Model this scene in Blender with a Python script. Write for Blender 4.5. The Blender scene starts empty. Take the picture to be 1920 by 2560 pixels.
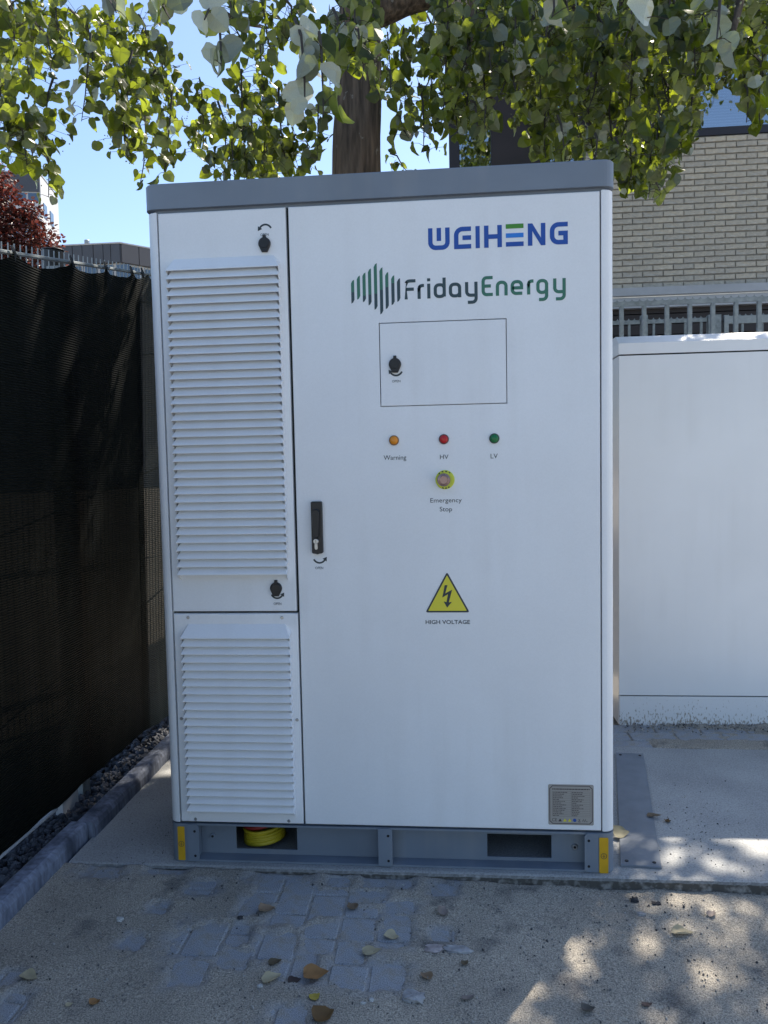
import bpy, math, random
from math import sin, cos, pi, radians
from mathutils import Vector, Matrix, noise, Euler

random.seed(11)
sc = bpy.context.scene
COL = sc.collection

# ------------------------------------------------------------------ camera
cam_d = bpy.data.cameras.new("camera")
cam = bpy.data.objects.new("camera", cam_d)
COL.objects.link(cam)
cam.location = (0.230, -2.336, 1.317)
cam.rotation_euler = (radians(86.27), radians(1.18), radians(5.19))
cam_d.sensor_fit = 'VERTICAL'
cam_d.sensor_height = 24.0
cam_d.lens = 1923 / 2560 * 24.0
cam_d.clip_start = 0.05
cam_d.clip_end = 2000
cam_d.dof.use_dof = False
sc.camera = cam

# ------------------------------------------------------------------ sky, sun, exposure
SUN_EL, SUN_AZ = radians(55), radians(30)          # azimuth measured from +Y towards +X
world = bpy.data.worlds.new("World")
sc.world = world
world.use_nodes = True
wn = world.node_tree
bg = wn.nodes['Background']
sky = wn.nodes.new('ShaderNodeTexSky')
sky.sky_type = 'NISHITA'
sky.sun_disc = False
sky.sun_elevation = SUN_EL
sky.sun_rotation = SUN_AZ
sky.air_density = 0.9
sky.dust_density = 0.6
sky.ozone_density = 2.0
wn.links.new(sky.outputs[0], bg.inputs[0])
bg.inputs[1].default_value = 0.118

sun_d = bpy.data.lights.new("sun", 'SUN')
sun_d.energy = 5.0
sun_d.angle = radians(0.5)
sun_d.color = (1.0, 0.91, 0.77)
sun = bpy.data.objects.new("sun", sun_d)
COL.objects.link(sun)
SD = Vector((sin(SUN_AZ) * cos(SUN_EL), cos(SUN_AZ) * cos(SUN_EL), sin(SUN_EL)))
sun.rotation_euler = SD.to_track_quat('Z', 'Y').to_euler()

sc.view_settings.view_transform = 'Standard'
sc.view_settings.look = 'None'
sc.view_settings.gamma = 1.0
sc.view_settings.use_curve_mapping = False
sc.view_settings.exposure = 1.13

# ------------------------------------------------------------------ materials
def mat(name, col, rough=0.6, var=0.0, vscale=8.0, bump=0.0, bscale=60.0, metal=0.0, spec=0.5, col2=None, detail=4):
    m = bpy.data.materials.new(name)
    m.use_nodes = True
    nt = m.node_tree
    b = nt.nodes['Principled BSDF']
    b.inputs['Base Color'].default_value = (*col, 1)
    b.inputs['Roughness'].default_value = rough
    b.inputs['Metallic'].default_value = metal
    b.inputs['Specular IOR Level'].default_value = spec
    tc = nt.nodes.new('ShaderNodeTexCoord')
    if var or col2:
        n = nt.nodes.new('ShaderNodeTexNoise')
        n.inputs['Scale'].default_value = vscale
        n.inputs['Detail'].default_value = detail
        nt.links.new(tc.outputs['Object'], n.inputs['Vector'])
        r = nt.nodes.new('ShaderNodeValToRGB')
        r.color_ramp.elements[0].position = 0.32
        r.color_ramp.elements[1].position = 0.68
        c2 = col2 if col2 else tuple(min(1, c * (1 + var)) for c in col)
        c1 = col if col2 else tuple(c * (1 - var) for c in col)
        r.color_ramp.elements[0].color = (*c1, 1)
        r.color_ramp.elements[1].color = (*c2, 1)
        nt.links.new(n.outputs['Fac'], r.inputs[0])
        nt.links.new(r.outputs[0], b.inputs['Base Color'])
    if bump:
        n2 = nt.nodes.new('ShaderNodeTexNoise')
        n2.inputs['Scale'].default_value = bscale
        n2.inputs['Detail'].default_value = 6
        nt.links.new(tc.outputs['Object'], n2.inputs['Vector'])
        bp = nt.nodes.new('ShaderNodeBump')
        bp.inputs['Strength'].default_value = bump
        bp.inputs['Distance'].default_value = 0.01
        nt.links.new(n2.outputs['Fac'], bp.inputs['Height'])
        nt.links.new(bp.outputs[0], b.inputs['Normal'])
    return m

def mix_col(nt, fac, a, b):
    x = nt.nodes.new('ShaderNodeMix')
    x.data_type = 'RGBA'
    for s, v in ((x.inputs[0], fac), (x.inputs[6], a), (x.inputs[7], b)):
        if hasattr(v, 'is_output'):
            nt.links.new(v, s)
        else:
            s.default_value = v if isinstance(v, float) else (*v, 1)
    return x.outputs[2]

def ramp(nt, src, p0, p1, c0=(0, 0, 0), c1=(1, 1, 1)):
    r = nt.nodes.new('ShaderNodeValToRGB')
    r.color_ramp.elements[0].position = p0
    r.color_ramp.elements[1].position = p1
    r.color_ramp.elements[0].color = (*c0, 1)
    r.color_ramp.elements[1].color = (*c1, 1)
    nt.links.new(src, r.inputs[0])
    return r.outputs[0]

def tex(nt, kind, scale, coord='Object', detail=4, mapping=None):
    tc = nt.nodes.new('ShaderNodeTexCoord')
    t = nt.nodes.new(kind)
    t.inputs['Scale'].default_value = scale
    if 'Detail' in t.inputs:
        t.inputs['Detail'].default_value = detail
    out = tc.outputs[coord]
    if mapping:
        mp = nt.nodes.new('ShaderNodeMapping')
        mp.inputs['Scale'].default_value = mapping
        nt.links.new(out, mp.inputs[0])
        out = mp.outputs[0]
    nt.links.new(out, t.inputs['Vector'])
    return t

WHITE = mat('white_powder_coat', (0.81, 0.83, 0.855), 0.42, var=0.035, vscale=2.3, bump=0.035, bscale=420)
def mottle(m, scale, amt):
    nt = m.node_tree
    b = nt.nodes['Principled BSDF']
    src = b.inputs['Base Color'].links[0].from_socket
    n = tex(nt, 'ShaderNodeTexNoise', scale, detail=3)
    v = ramp(nt, n.outputs['Fac'], 0.3, 0.7, (1 - amt,) * 3, (1 + amt,) * 3)
    x = nt.nodes.new('ShaderNodeMix'); x.data_type = 'RGBA'; x.blend_type = 'MULTIPLY'; x.inputs[0].default_value = 1
    nt.links.new(src, x.inputs[6]); nt.links.new(v, x.inputs[7]); nt.links.new(x.outputs[2], b.inputs['Base Color'])
mottle(WHITE, 210, .018)
def streaks(m, amt):
    nt = m.node_tree
    b = nt.nodes['Principled BSDF']
    src = b.inputs['Base Color'].links[0].from_socket
    n = tex(nt, 'ShaderNodeTexNoise', 9, detail=6, mapping=(1.6, 1, .10))
    n2 = tex(nt, 'ShaderNodeTexNoise', 2.2, detail=5)
    mu = nt.nodes.new('ShaderNodeMath'); mu.operation = 'MULTIPLY'
    nt.links.new(ramp(nt, n.outputs['Fac'], .46, .74), mu.inputs[0]); nt.links.new(ramp(nt, n2.outputs['Fac'], .40, .66), mu.inputs[1])
    m3 = nt.nodes.new('ShaderNodeMath'); m3.operation = 'MULTIPLY'; m3.inputs[1].default_value = amt
    nt.links.new(mu.outputs[0], m3.inputs[0])
    nt.links.new(mix_col(nt, m3.outputs[0], src, (0.42, 0.40, 0.36)), b.inputs['Base Color'])
    # dust dulls the gloss unevenly
    nt.links.new(ramp(nt, n2.outputs['Fac'], .3, .7, (.36,) * 3, (.52,) * 3), b.inputs['Roughness'])
streaks(WHITE, .16)
WHITE2 = mat('white_gloss_paint', (0.81, 0.825, 0.84), 0.24, var=0.04, vscale=1.7, bump=0.05, bscale=2.6)
GREY = mat('grey_powder_coat', (0.180, 0.215, 0.265), 0.45, var=0.07, vscale=5, bump=0.03, bscale=400)
GASKET = mat('black_rubber_gasket', (0.012, 0.018, 0.018), 0.7)
BLACK = mat('black_plastic', (0.010, 0.010, 0.012), 0.42, bump=0.03, bscale=300)
STEEL = mat('screw_steel', (0.45, 0.46, 0.47), 0.35, metal=1.0)
HOLE = mat('dark_hole', (0.01, 0.01, 0.012), 0.9)
PRINT_DARK = mat('dark_print', (0.022, 0.035, 0.045), 0.5)
PRINT_SLATE = mat('slate_print', (0.030, 0.062, 0.075), 0.45)
PRINT_GREEN = mat('green_print', (0.040, 0.170, 0.115), 0.45)
BLUE = mat('blue_print', (0.010, 0.075, 0.36), 0.45)
SKYBLUE = mat('light_blue_print', (0.02, 0.20, 0.66), 0.45)
LEAFGREEN = mat('leaf_green_print', (0.055, 0.25, 0.025), 0.45)
YELLOW = mat('yellow_sticker', (0.74, 0.66, 0.045), 0.45, var=0.04, vscale=12)
AMBER_TAPE = mat('amber_sticker', (0.62, 0.35, 0.010), 0.45, var=0.08, vscale=30)
ESTOP_YEL = mat('lime_yellow_collar', (0.62, 0.68, 0.05), 0.35)
LABELGREY = mat('label_grey', (0.36, 0.34, 0.31), 0.45)
HOSE_Y = mat('yellow_hose', (0.50, 0.40, 0.02), 0.45, var=0.12, vscale=25)
HOSE_R = mat('red_hose', (0.30, 0.025, 0.02), 0.45, var=0.12, vscale=25)
AMBER_L = mat('amber_lens', (0.75, 0.26, 0.01), 0.12)
RED_L = mat('red_lens', (0.50, 0.012, 0.015), 0.12)
GREEN_L = mat('green_lens', (0.005, 0.16, 0.045), 0.16)
PINKSTEEL = mat('worn_button_metal', (0.30, 0.20, 0.19), 0.25, metal=0.7)
GALV = mat('galvanised_steel', (0.235, 0.265, 0.28), 0.5, var=0.22, vscale=30, metal=0.35, bump=0.02, bscale=80)
GALV_L = mat('galvanised_wire', (0.30, 0.33, 0.34), 0.5, metal=0.4, var=0.1, vscale=40)
CLADBROWN = mat('dark_brown_cladding', (0.022, 0.017, 0.020), 0.55, var=0.15, vscale=3)
FRAME = mat('window_frame_paint', (0.022, 0.019, 0.026), 0.4)
FASCIA = mat('pale_grey_fascia', (0.36, 0.37, 0.39), 0.6, var=0.1, vscale=4)
LEDGE = mat('painted_ledge', (0.42, 0.44, 0.47), 0.6, var=0.08, vscale=5, bump=0.05, bscale=60)
FARCLAD = mat('anthracite_panel', (0.048, 0.054, 0.068), 0.55, var=0.15, vscale=.6)
FARWHITE = mat('far_white_render', (0.40, 0.41, 0.43), 0.8, var=0.05, vscale=.3)
FARGLASS = mat('far_window_glass', (0.06, 0.10, 0.16), 0.08)
PIPE = mat('black_pipe_plastic', (0.008, 0.008, 0.010), 0.35)
ASPHALT = mat('bounce_asphalt', (0.19, 0.195, 0.205), 0.9, var=0.2, vscale=3, bump=0.3, bscale=90)
PLATE_STEEL = mat('blue_grey_painted_steel', (0.165, 0.185, 0.215), 0.42, var=0.12, vscale=14, bump=0.05, bscale=90)

def mk_brick():
    m = mat('pale_buff_brick', (0.30, 0.275, 0.235), 0.85)
    nt = m.node_tree
    b = nt.nodes['Principled BSDF']
    oi = nt.nodes.new('ShaderNodeObjectInfo')
    n = tex(nt, 'ShaderNodeTexNoise', 18, detail=8)
    c = ramp(nt, n.outputs['Fac'], 0.3, 0.72, (0.455, 0.418, 0.352), (0.575, 0.53, 0.455))
    c2 = ramp(nt, oi.outputs['Random'], 0, 1, (0.86, 0.87, 0.88), (1.07, 1.05, 1.0))
    x = nt.nodes.new('ShaderNodeMix'); x.data_type = 'RGBA'; x.blend_type = 'MULTIPLY'
    x.inputs[0].default_value = 1
    nt.links.new(c, x.inputs[6]); nt.links.new(c2, x.inputs[7])
    nt.links.new(x.outputs[2], b.inputs['Base Color'])
    bp = nt.nodes.new('ShaderNodeBump'); bp.inputs['Strength'].default_value = 0.9; bp.inputs['Distance'].default_value = 0.012
    n2 = tex(nt, 'ShaderNodeTexNoise', 26, detail=8, mapping=(1, 1, 2.2))
    nt.links.new(n2.outputs['Fac'], bp.inputs['Height'])
    nt.links.new(bp.outputs[0], b.inputs['Normal'])
    return m
BRICK = mk_brick()
MORTAR = mat('grey_mortar', (0.27, 0.26, 0.235), 0.9, var=0.15, vscale=12, bump=0.3, bscale=120)

def mk_sand():
    m = mat('gritty_sand', (0.27, 0.235, 0.19), 0.95)
    nt = m.node_tree
    b = nt.nodes['Principled BSDF']
    b.inputs['Specular IOR Level'].default_value = 0.15
    big = tex(nt, 'ShaderNodeTexNoise', 3.2, detail=6)
    fine = tex(nt, 'ShaderNodeTexNoise', 260, detail=3)
    c = ramp(nt, big.outputs['Fac'], 0.3, 0.72, (0.335, 0.308, 0.266), (0.46, 0.42, 0.358))
    stain = tex(nt, 'ShaderNodeTexNoise', 7.5, detail=9)
    c = mix_col(nt, ramp(nt, stain.outputs['Fac'], 0.57, 0.72), c, (0.17, 0.165, 0.16))
    g = ramp(nt, fine.outputs['Fac'], 0.30, 0.70, (0.42, 0.42, 0.43), (1.38, 1.36, 1.32))
    x = nt.nodes.new('ShaderNodeMix'); x.data_type = 'RGBA'; x.blend_type = 'MULTIPLY'; x.inputs[0].default_value = 1
    nt.links.new(c, x.inputs[6]); nt.links.new(g, x.inputs[7])
    vo = tex(nt, 'ShaderNodeTexVoronoi', 95)
    spk = ramp(nt, vo.outputs['Distance'], 0.10, 0.17, (1, 1, 1), (0, 0, 0))
    sel = ramp(nt, vo.outputs['Color'], 0.0, 1.0)
    sep = nt.nodes.new('ShaderNodeSeparateColor'); nt.links.new(vo.outputs['Color'], sep.inputs[0])
    gate = ramp(nt, sep.outputs[0], 0.70, 0.72)
    mul = nt.nodes.new('ShaderNodeMath'); mul.operation = 'MULTIPLY'
    nt.links.new(spk, mul.inputs[0]); nt.links.new(gate, mul.inputs[1])
    tone = ramp(nt, sep.outputs[1], 0.45, 0.55, (0.045, 0.045, 0.05), (0.42, 0.40, 0.37))
    o = mix_col(nt, mul.outputs[0], x.outputs[2], tone)
    at = nt.nodes.new('ShaderNodeAttribute'); at.attribute_name = 'thin_sand'
    tm = nt.nodes.new('ShaderNodeMath'); tm.operation = 'MULTIPLY'
    tn = tex(nt, 'ShaderNodeTexNoise', 30, detail=7)
    nt.links.new(at.outputs['Fac'], tm.inputs[0]); nt.links.new(ramp(nt, tn.outputs['Fac'], .30, .62), tm.inputs[1])
    o = mix_col(nt, tm.outputs[0], o, (0.335, 0.345, 0.365))
    nt.links.new(o, b.inputs['Base Color'])
    mid = tex(nt, 'ShaderNodeTexNoise', 60, detail=8)
    bp = nt.nodes.new('ShaderNodeBump'); bp.inputs['Strength'].default_value = 0.8; bp.inputs['Distance'].default_value = 0.006
    ad = nt.nodes.new('ShaderNodeMath'); ad.operation = 'ADD'
    nt.links.new(mid.outputs['Fac'], ad.inputs[0]); nt.links.new(fine.outputs['Fac'], ad.inputs[1])
    nt.links.new(ad.outputs[0], bp.inputs['Height'])
    nt.links.new(bp.outputs[0], b.inputs['Normal'])
    return m
SAND = mk_sand()

def mk_paver():
    m = mat('blue_grey_concrete_paver', (0.2, 0.215, 0.24), 0.85)
    nt = m.node_tree
    b = nt.nodes['Principled BSDF']
    oi = nt.nodes.new('ShaderNodeObjectInfo')
    a = tex(nt, 'ShaderNodeTexNoise', 14, detail=8)
    f = tex(nt, 'ShaderNodeTexNoise', 330, detail=2)
    c = ramp(nt, a.outputs['Fac'], 0.3, 0.7, (0.325, 0.34, 0.365), (0.395, 0.41, 0.435))
    # thin film of sand left on the stone, at random
    d = tex(nt, 'ShaderNodeTexNoise', 22, detail=9)
    df = ramp(nt, d.outputs['Fac'], 0.44, 0.66)
    o = mix_col(nt, df, c, (0.36, 0.335, 0.29))
    g = ramp(nt, f.outputs['Fac'], 0.28, 0.62, (0.45, 0.45, 0.46), (1.06, 1.06, 1.06))
    x = nt.nodes.new('ShaderNodeMix'); x.data_type = 'RGBA'; x.blend_type = 'MULTIPLY'; x.inputs[0].default_value = 1
    nt.links.new(o, x.inputs[6]); nt.links.new(g, x.inputs[7])
    nt.links.new(x.outputs[2], b.inputs['Base Color'])
    bp = nt.nodes.new('ShaderNodeBump'); bp.inputs['Strength'].default_value = 0.4; bp.inputs['Distance'].default_value = 0.003
    nt.links.new(f.outputs['Fac'], bp.inputs['Height'])
    nt.links.new(bp.outputs[0], b.inputs['Normal'])
    return m
PAVER = mk_paver()

def mk_concrete():
    m = mat('pale_concrete', (0.3, 0.3, 0.29), 0.85)
    nt = m.node_tree
    b = nt.nodes['Principled BSDF']
    a = tex(nt, 'ShaderNodeTexNoise', 3.5, detail=8)
    c = ramp(nt, a.outputs['Fac'], 0.28, 0.72, (0.31, 0.31, 0.305), (0.42, 0.42, 0.41))
    f = tex(nt, 'ShaderNodeTexNoise', 170, detail=4)
    g = ramp(nt, f.outputs['Fac'], 0.32, 0.6, (0.7, 0.7, 0.7), (1.05, 1.05, 1.05))
    x = nt.nodes.new('ShaderNodeMix'); x.data_type = 'RGBA'; x.blend_type = 'MULTIPLY'; x.inputs[0].default_value = 1
    nt.links.new(c, x.inputs[6]); nt.links.new(g, x.inputs[7])
    # dirt specks
    vo = tex(nt, 'ShaderNodeTexVoronoi', 26)
    sp = ramp(nt, vo.outputs['Distance'], 0.09, 0.14, (1, 1, 1), (0, 0, 0))
    sep = nt.nodes.new('ShaderNodeSeparateColor'); nt.links.new(vo.outputs['Color'], sep.inputs[0])
    gate = ramp(nt, sep.outputs[0], 0.78, 0.80)
    mul = nt.nodes.new('ShaderNodeMath'); mul.operation = 'MULTIPLY'
    nt.links.new(sp, mul.inputs[0]); nt.links.new(gate, mul.inputs[1])
    o = mix_col(nt, mul.outputs[0], x.outputs[2], (0.06, 0.055, 0.05))
    # lime-stained upright faces, darker than the flat top, picked by the normal
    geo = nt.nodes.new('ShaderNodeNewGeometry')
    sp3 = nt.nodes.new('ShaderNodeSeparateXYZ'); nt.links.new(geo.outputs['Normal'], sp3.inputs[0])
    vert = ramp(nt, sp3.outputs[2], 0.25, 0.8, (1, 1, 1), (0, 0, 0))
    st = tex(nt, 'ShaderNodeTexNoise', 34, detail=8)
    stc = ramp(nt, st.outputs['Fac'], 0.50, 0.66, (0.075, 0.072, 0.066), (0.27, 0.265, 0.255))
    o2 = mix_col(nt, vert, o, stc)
    nt.links.new(o2, b.inputs['Base Color'])
    bp = nt.nodes.new('ShaderNodeBump'); bp.inputs['Strength'].default_value = 0.35; bp.inputs['Distance'].default_value = 0.004
    nt.links.new(f.outputs['Fac'], bp.inputs['Height'])
    nt.links.new(bp.outputs[0], b.inputs['Normal'])
    return m
CONC = mk_concrete()

def mk_kerb():
    m = mat('blue_black_kerb_concrete', (0.09, 0.1, 0.13), 0.8)
    nt = m.node_tree
    b = nt.nodes['Principled BSDF']
    a = tex(nt, 'ShaderNodeTexNoise', 9, detail=8, mapping=(1, 1, .35))
    c = ramp(nt, a.outputs['Fac'], 0.36, 0.66, (0.050, 0.062, 0.095), (0.23, 0.26, 0.34))
    f = tex(nt, 'ShaderNodeTexNoise', 60, detail=6, mapping=(1, 1, .3))
    g = ramp(nt, f.outputs['Fac'], 0.3, 0.7, (0.6, 0.6, 0.6), (1.35, 1.35, 1.35))
    x = nt.nodes.new('ShaderNodeMix'); x.data_type = 'RGBA'; x.blend_type = 'MULTIPLY'; x.inputs[0].default_value = 1
    nt.links.new(c, x.inputs[6]); nt.links.new(g, x.inputs[7])
    nt.links.new(x.outputs[2], b.inputs['Base Color'])
    bp = nt.nodes.new('ShaderNodeBump'); bp.inputs['Strength'].default_value = 0.3; bp.inputs['Distance'].default_value = 0.006
    nt.links.new(f.outputs['Fac'], bp.inputs['Height'])
    nt.links.new(bp.outputs[0], b.inputs['Normal'])
    return m
KERB = mk_kerb()
GRAVEL = mat('dark_gravel', (0.022, 0.024, 0.031), 0.85, col2=(0.075, 0.08, 0.095), vscale=7)
ROCK = mat('grey_flaky_stone', (0.33, 0.325, 0.33), 0.9, var=0.3, vscale=40, bump=0.6, bscale=90)
ROCK_P = mat('pinkish_stone', (0.36, 0.315, 0.31), 0.9, var=0.3, vscale=40, bump=0.6, bscale=90)
PEB_W = mat('white_pebble', (0.45, 0.45, 0.44), 0.8, var=0.15, vscale=60)
PEB_D = mat('dark_pebble', (0.03, 0.03, 0.035), 0.8, var=0.2, vscale=60)
GRIT = mat('grit_grains', (0.05, 0.05, 0.055), 0.9, col2=(0.40, 0.38, 0.35), vscale=60, detail=0)

def mk_plinth():
    # white plinth sheet with rain-splashed mud along the foot
    m = mat('mud_splashed_white_paint', (0.74, 0.76, 0.78), 0.3)
    nt = m.node_tree
    b = nt.nodes['Principled BSDF']
    geo = nt.nodes.new('ShaderNodeNewGeometry')
    sp = nt.nodes.new('ShaderNodeSeparateXYZ'); nt.links.new(geo.outputs['Position'], sp.inputs[0])
    h = nt.nodes.new('ShaderNodeMapRange')
    h.inputs[1].default_value = 0.04; h.inputs[2].default_value = 0.19
    h.inputs[3].default_value = 0.0; h.inputs[4].default_value = 1.0
    nt.links.new(sp.outputs[2], h.inputs[0])
    n = tex(nt, 'ShaderNodeTexNoise', 75, detail=5, mapping=(1.6, 1, .8))
    n2 = tex(nt, 'ShaderNodeTexNoise', 7, detail=3)
    # threshold rises with height
    th = nt.nodes.new('ShaderNodeMath'); th.operation = 'MULTIPLY_ADD'
    th.inputs[1].default_value = 0.34; th.inputs[2].default_value = 0.36
    pw = nt.nodes.new('ShaderNodeMath'); pw.operation = 'POWER'; pw.inputs[1].default_value = 0.42
    nt.links.new(h.outputs[0], pw.inputs[0]); nt.links.new(pw.outputs[0], th.inputs[0])
    ad = nt.nodes.new('ShaderNodeMath'); ad.operation = 'MULTIPLY_ADD'; ad.inputs[1].default_value = 0.22; 
    nt.links.new(n2.outputs['Fac'], ad.inputs[0]); nt.links.new(n.outputs['Fac'], ad.inputs[2])
    sb = nt.nodes.new('ShaderNodeMath'); sb.operation = 'SUBTRACT'
    nt.links.new(ad.outputs[0], sb.inputs[0]); nt.links.new(th.outputs[0], sb.inputs[1])
    f = ramp(nt, sb.outputs[0], 0.075, 0.19)
    o = mix_col(nt, f, (0.74, 0.76, 0.78), (0.33, 0.30, 0.26))
    nt.links.new(o, b.inputs['Base Color'])
    return m
PLINTH = mk_plinth()

def mk_leaf(name, top, under, trans, tfac, rough=0.4):
    m = bpy.data.materials.new(name)
    m.use_nodes = True
    nt = m.node_tree
    nt.nodes.clear()
    out = nt.nodes.new('ShaderNodeOutputMaterial')
    p = nt.nodes.new('ShaderNodeBsdfPrincipled')
    p.inputs['Roughness'].default_value = rough
    p.inputs['Specular IOR Level'].default_value = 0.35
    geo = nt.nodes.new('ShaderNodeNewGeometry')
    oi = nt.nodes.new('ShaderNodeObjectInfo')
    ad = nt.nodes.new('ShaderNodeMath'); ad.operation = 'ADD'
    nt.links.new(geo.outputs['Random Per Island'], ad.inputs[0]); nt.links.new(oi.outputs['Random'], ad.inputs[1])
    fr = nt.nodes.new('ShaderNodeMath'); fr.operation = 'FRACT'; nt.links.new(ad.outputs[0], fr.inputs[0])
    c = mix_col(nt, geo.outputs['Backfacing'], top, under)
    v = ramp(nt, fr.outputs[0], 0, 1, (0.36, 0.39, 0.36), (1.45, 1.40, 1.45))
    n = tex(nt, 'ShaderNodeTexNoise', 45, detail=4)
    v2 = ramp(nt, n.outputs['Fac'], 0.3, 0.7, (0.82, 0.82, 0.82), (1.14, 1.14, 1.1))
    for vv in (v, v2):
        x = nt.nodes.new('ShaderNodeMix'); x.data_type = 'RGBA'; x.blend_type = 'MULTIPLY'; x.inputs[0].default_value = 1
        nt.links.new(c, x.inputs[6]); nt.links.new(vv, x.inputs[7])
        c = x.outputs[2]
    nt.links.new(c, p.inputs['Base Color'])
    t = nt.nodes.new('ShaderNodeBsdfTranslucent')
    x = nt.nodes.new('ShaderNodeMix'); x.data_type = 'RGBA'; x.blend_type = 'MULTIPLY'; x.inputs[0].default_value = 1
    x.inputs[6].default_value = (*trans, 1); nt.links.new(v, x.inputs[7])
    nt.links.new(x.outputs[2], t.inputs[0])
    mx = nt.nodes.new('ShaderNodeMixShader'); mx.inputs[0].default_value = tfac
    nt.links.new(p.outputs[0], mx.inputs[1]); nt.links.new(t.outputs[0], mx.inputs[2])
    nt.links.new(mx.outputs[0], out.inputs[0])
    return m
LEAF = mk_leaf('linden_leaf', (0.016, 0.032, 0.008), (0.115, 0.130, 0.080), (0.46, 0.58, 0.028), 0.29)
LEAF_PALE = mk_leaf('silvery_linden_leaf', (0.045, 0.075, 0.03), (0.36, 0.39, 0.33), (0.40, 0.50, 0.10), 0.16)
RED_LEAF = mk_leaf('red_maple_leaf', (0.050, 0.014, 0.013), (0.075, 0.028, 0.022), (0.22, 0.05, 0.035), 0.22)
HEDGE_LEAF = mk_leaf('hedge_leaf', (0.05, 0.09, 0.02), (0.07, 0.10, 0.04), (0.3, 0.4, 0.05), 0.35)

def dry(name, a, b):
    m = mk_leaf(name, a, b, tuple(min(1, c * 1.2) for c in b), 0.12, 0.65)
    return m
DRY_TAN = dry('dry_leaf_tan', (0.27, 0.19, 0.12), (0.33, 0.26, 0.19))
DRY_CREAM = dry('dry_leaf_cream', (0.42, 0.37, 0.24), (0.48, 0.43, 0.31))
DRY_ORANGE = dry('dry_leaf_orange_brown', (0.27, 0.145, 0.055), (0.36, 0.22, 0.10))
DRY_DARK = dry('dry_leaf_dark', (0.07, 0.05, 0.045), (0.09, 0.07, 0.06))
DRY_YELLOW = dry('dry_leaf_yellow', (0.46, 0.36, 0.06), (0.5, 0.4, 0.10))
DRY_GREY = dry('dry_leaf_grey', (0.26, 0.22, 0.20), (0.33, 0.29, 0.26))

def mk_bark():
    m = mat('furrowed_bark', (0.1, 0.085, 0.07), 0.9)
    nt = m.node_tree
    b = nt.nodes['Principled BSDF']
    n = tex(nt, 'ShaderNodeTexNoise', 42, detail=9, mapping=(1, 1, .11))
    c = ramp(nt, n.outputs['Fac'], 0.34, 0.66, (0.040, 0.029, 0.021), (0.170, 0.125, 0.090))
    l = tex(nt, 'ShaderNodeTexNoise', 17, detail=4)
    f = ramp(nt, l.outputs['Fac'], 0.655, 0.70)
    o = mix_col(nt, f, c, (0.22, 0.20, 0.17))
    nt.links.new(o, b.inputs['Base Color'])
    bp = nt.nodes.new('ShaderNodeBump'); bp.inputs['Strength'].default_value = 1.0; bp.inputs['Distance'].default_value = 0.02
    nt.links.new(n.outputs['Fac'], bp.inputs['Height'])
    nt.links.new(bp.outputs[0], b.inputs['Normal'])
    return m
BARK = mk_bark()
TWIG = mat('dark_twig_bark', (0.045, 0.038, 0.030), 0.85)

def mk_cloth(name, tcol, hole, k=1.0):
    m = bpy.data.materials.new(name)
    m.use_nodes = True
    nt = m.node_tree
    nt.nodes.clear()
    out = nt.nodes.new('ShaderNodeOutputMaterial')
    geo = nt.nodes.new('ShaderNodeNewGeometry')
    w1 = nt.nodes.new('ShaderNodeTexWave'); w1.bands_direction = 'Z'; w1.inputs['Scale'].default_value = 36
    w1.inputs['Distortion'].default_value = 0.6; w1.inputs['Detail Scale'].default_value = 3
    w2 = nt.nodes.new('ShaderNodeTexWave'); w2.bands_direction = 'Y'; w2.inputs['Scale'].default_value = 80
    nt.links.new(geo.outputs['Position'], w1.inputs['Vector']); nt.links.new(geo.outputs['Position'], w2.inputs['Vector'])
    n = nt.nodes.new('ShaderNodeTexNoise'); n.inputs['Scale'].default_value = 3; nt.links.new(geo.outputs['Position'], n.inputs['Vector'])
    c = ramp(nt, w1.outputs['Fac'], 0.2, 0.9, (0.0008 * k, 0.0015 * k, 0.0016 * k), (0.0028 * k, 0.0048 * k, 0.0052 * k))
    d = nt.nodes.new('ShaderNodeBsdfPrincipled')
    d.inputs['Roughness'].default_value = 0.5
    d.inputs['Specular IOR Level'].default_value = 0.10
    nt.links.new(c, d.inputs['Base Color'])
    bp = nt.nodes.new('ShaderNodeBump'); bp.inputs['Strength'].default_value = 0.5; bp.inputs['Distance'].default_value = 0.004
    nt.links.new(w1.outputs['Fac'], bp.inputs['Height']); nt.links.new(bp.outputs[0], d.inputs['Normal'])
    t = nt.nodes.new('ShaderNodeBsdfTranslucent')
    t.inputs[0].default_value = (*tcol, 1)
    m1 = nt.nodes.new('ShaderNodeMixShader'); m1.inputs[0].default_value = 0.30
    nt.links.new(d.outputs[0], m1.inputs[1]); nt.links.new(t.outputs[0], m1.inputs[2])
    tr = nt.nodes.new('ShaderNodeBsdfTransparent')
    mul = nt.nodes.new('ShaderNodeMath'); mul.operation = 'MULTIPLY'
    nt.links.new(w1.outputs['Fac'], mul.inputs[0]); nt.links.new(w2.outputs['Fac'], mul.inputs[1])
    f = ramp(nt, mul.outputs[0], 0.0, 0.14, (hole, hole, hole), (0.0, 0.0, 0.0))
    m2 = nt.nodes.new('ShaderNodeMixShader')
    nt.links.new(f, m2.inputs[0])
    nt.links.new(m1.outputs[0], m2.inputs[1]); nt.links.new(tr.outputs[0], m2.inputs[2])
    nt.links.new(m2.outputs[0], out.inputs[0])
    return m
CLOTH = mk_cloth('black_green_shade_mesh', (0.006, 0.008, 0.006), 0.008)
CLOTH_SUNLIT = mk_cloth('sunlit_tone_shade_mesh', (0.065, 0.068, 0.055), 0.10, 2.2)  # same cloth in a paler tone, sunlight painted into its colour

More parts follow.
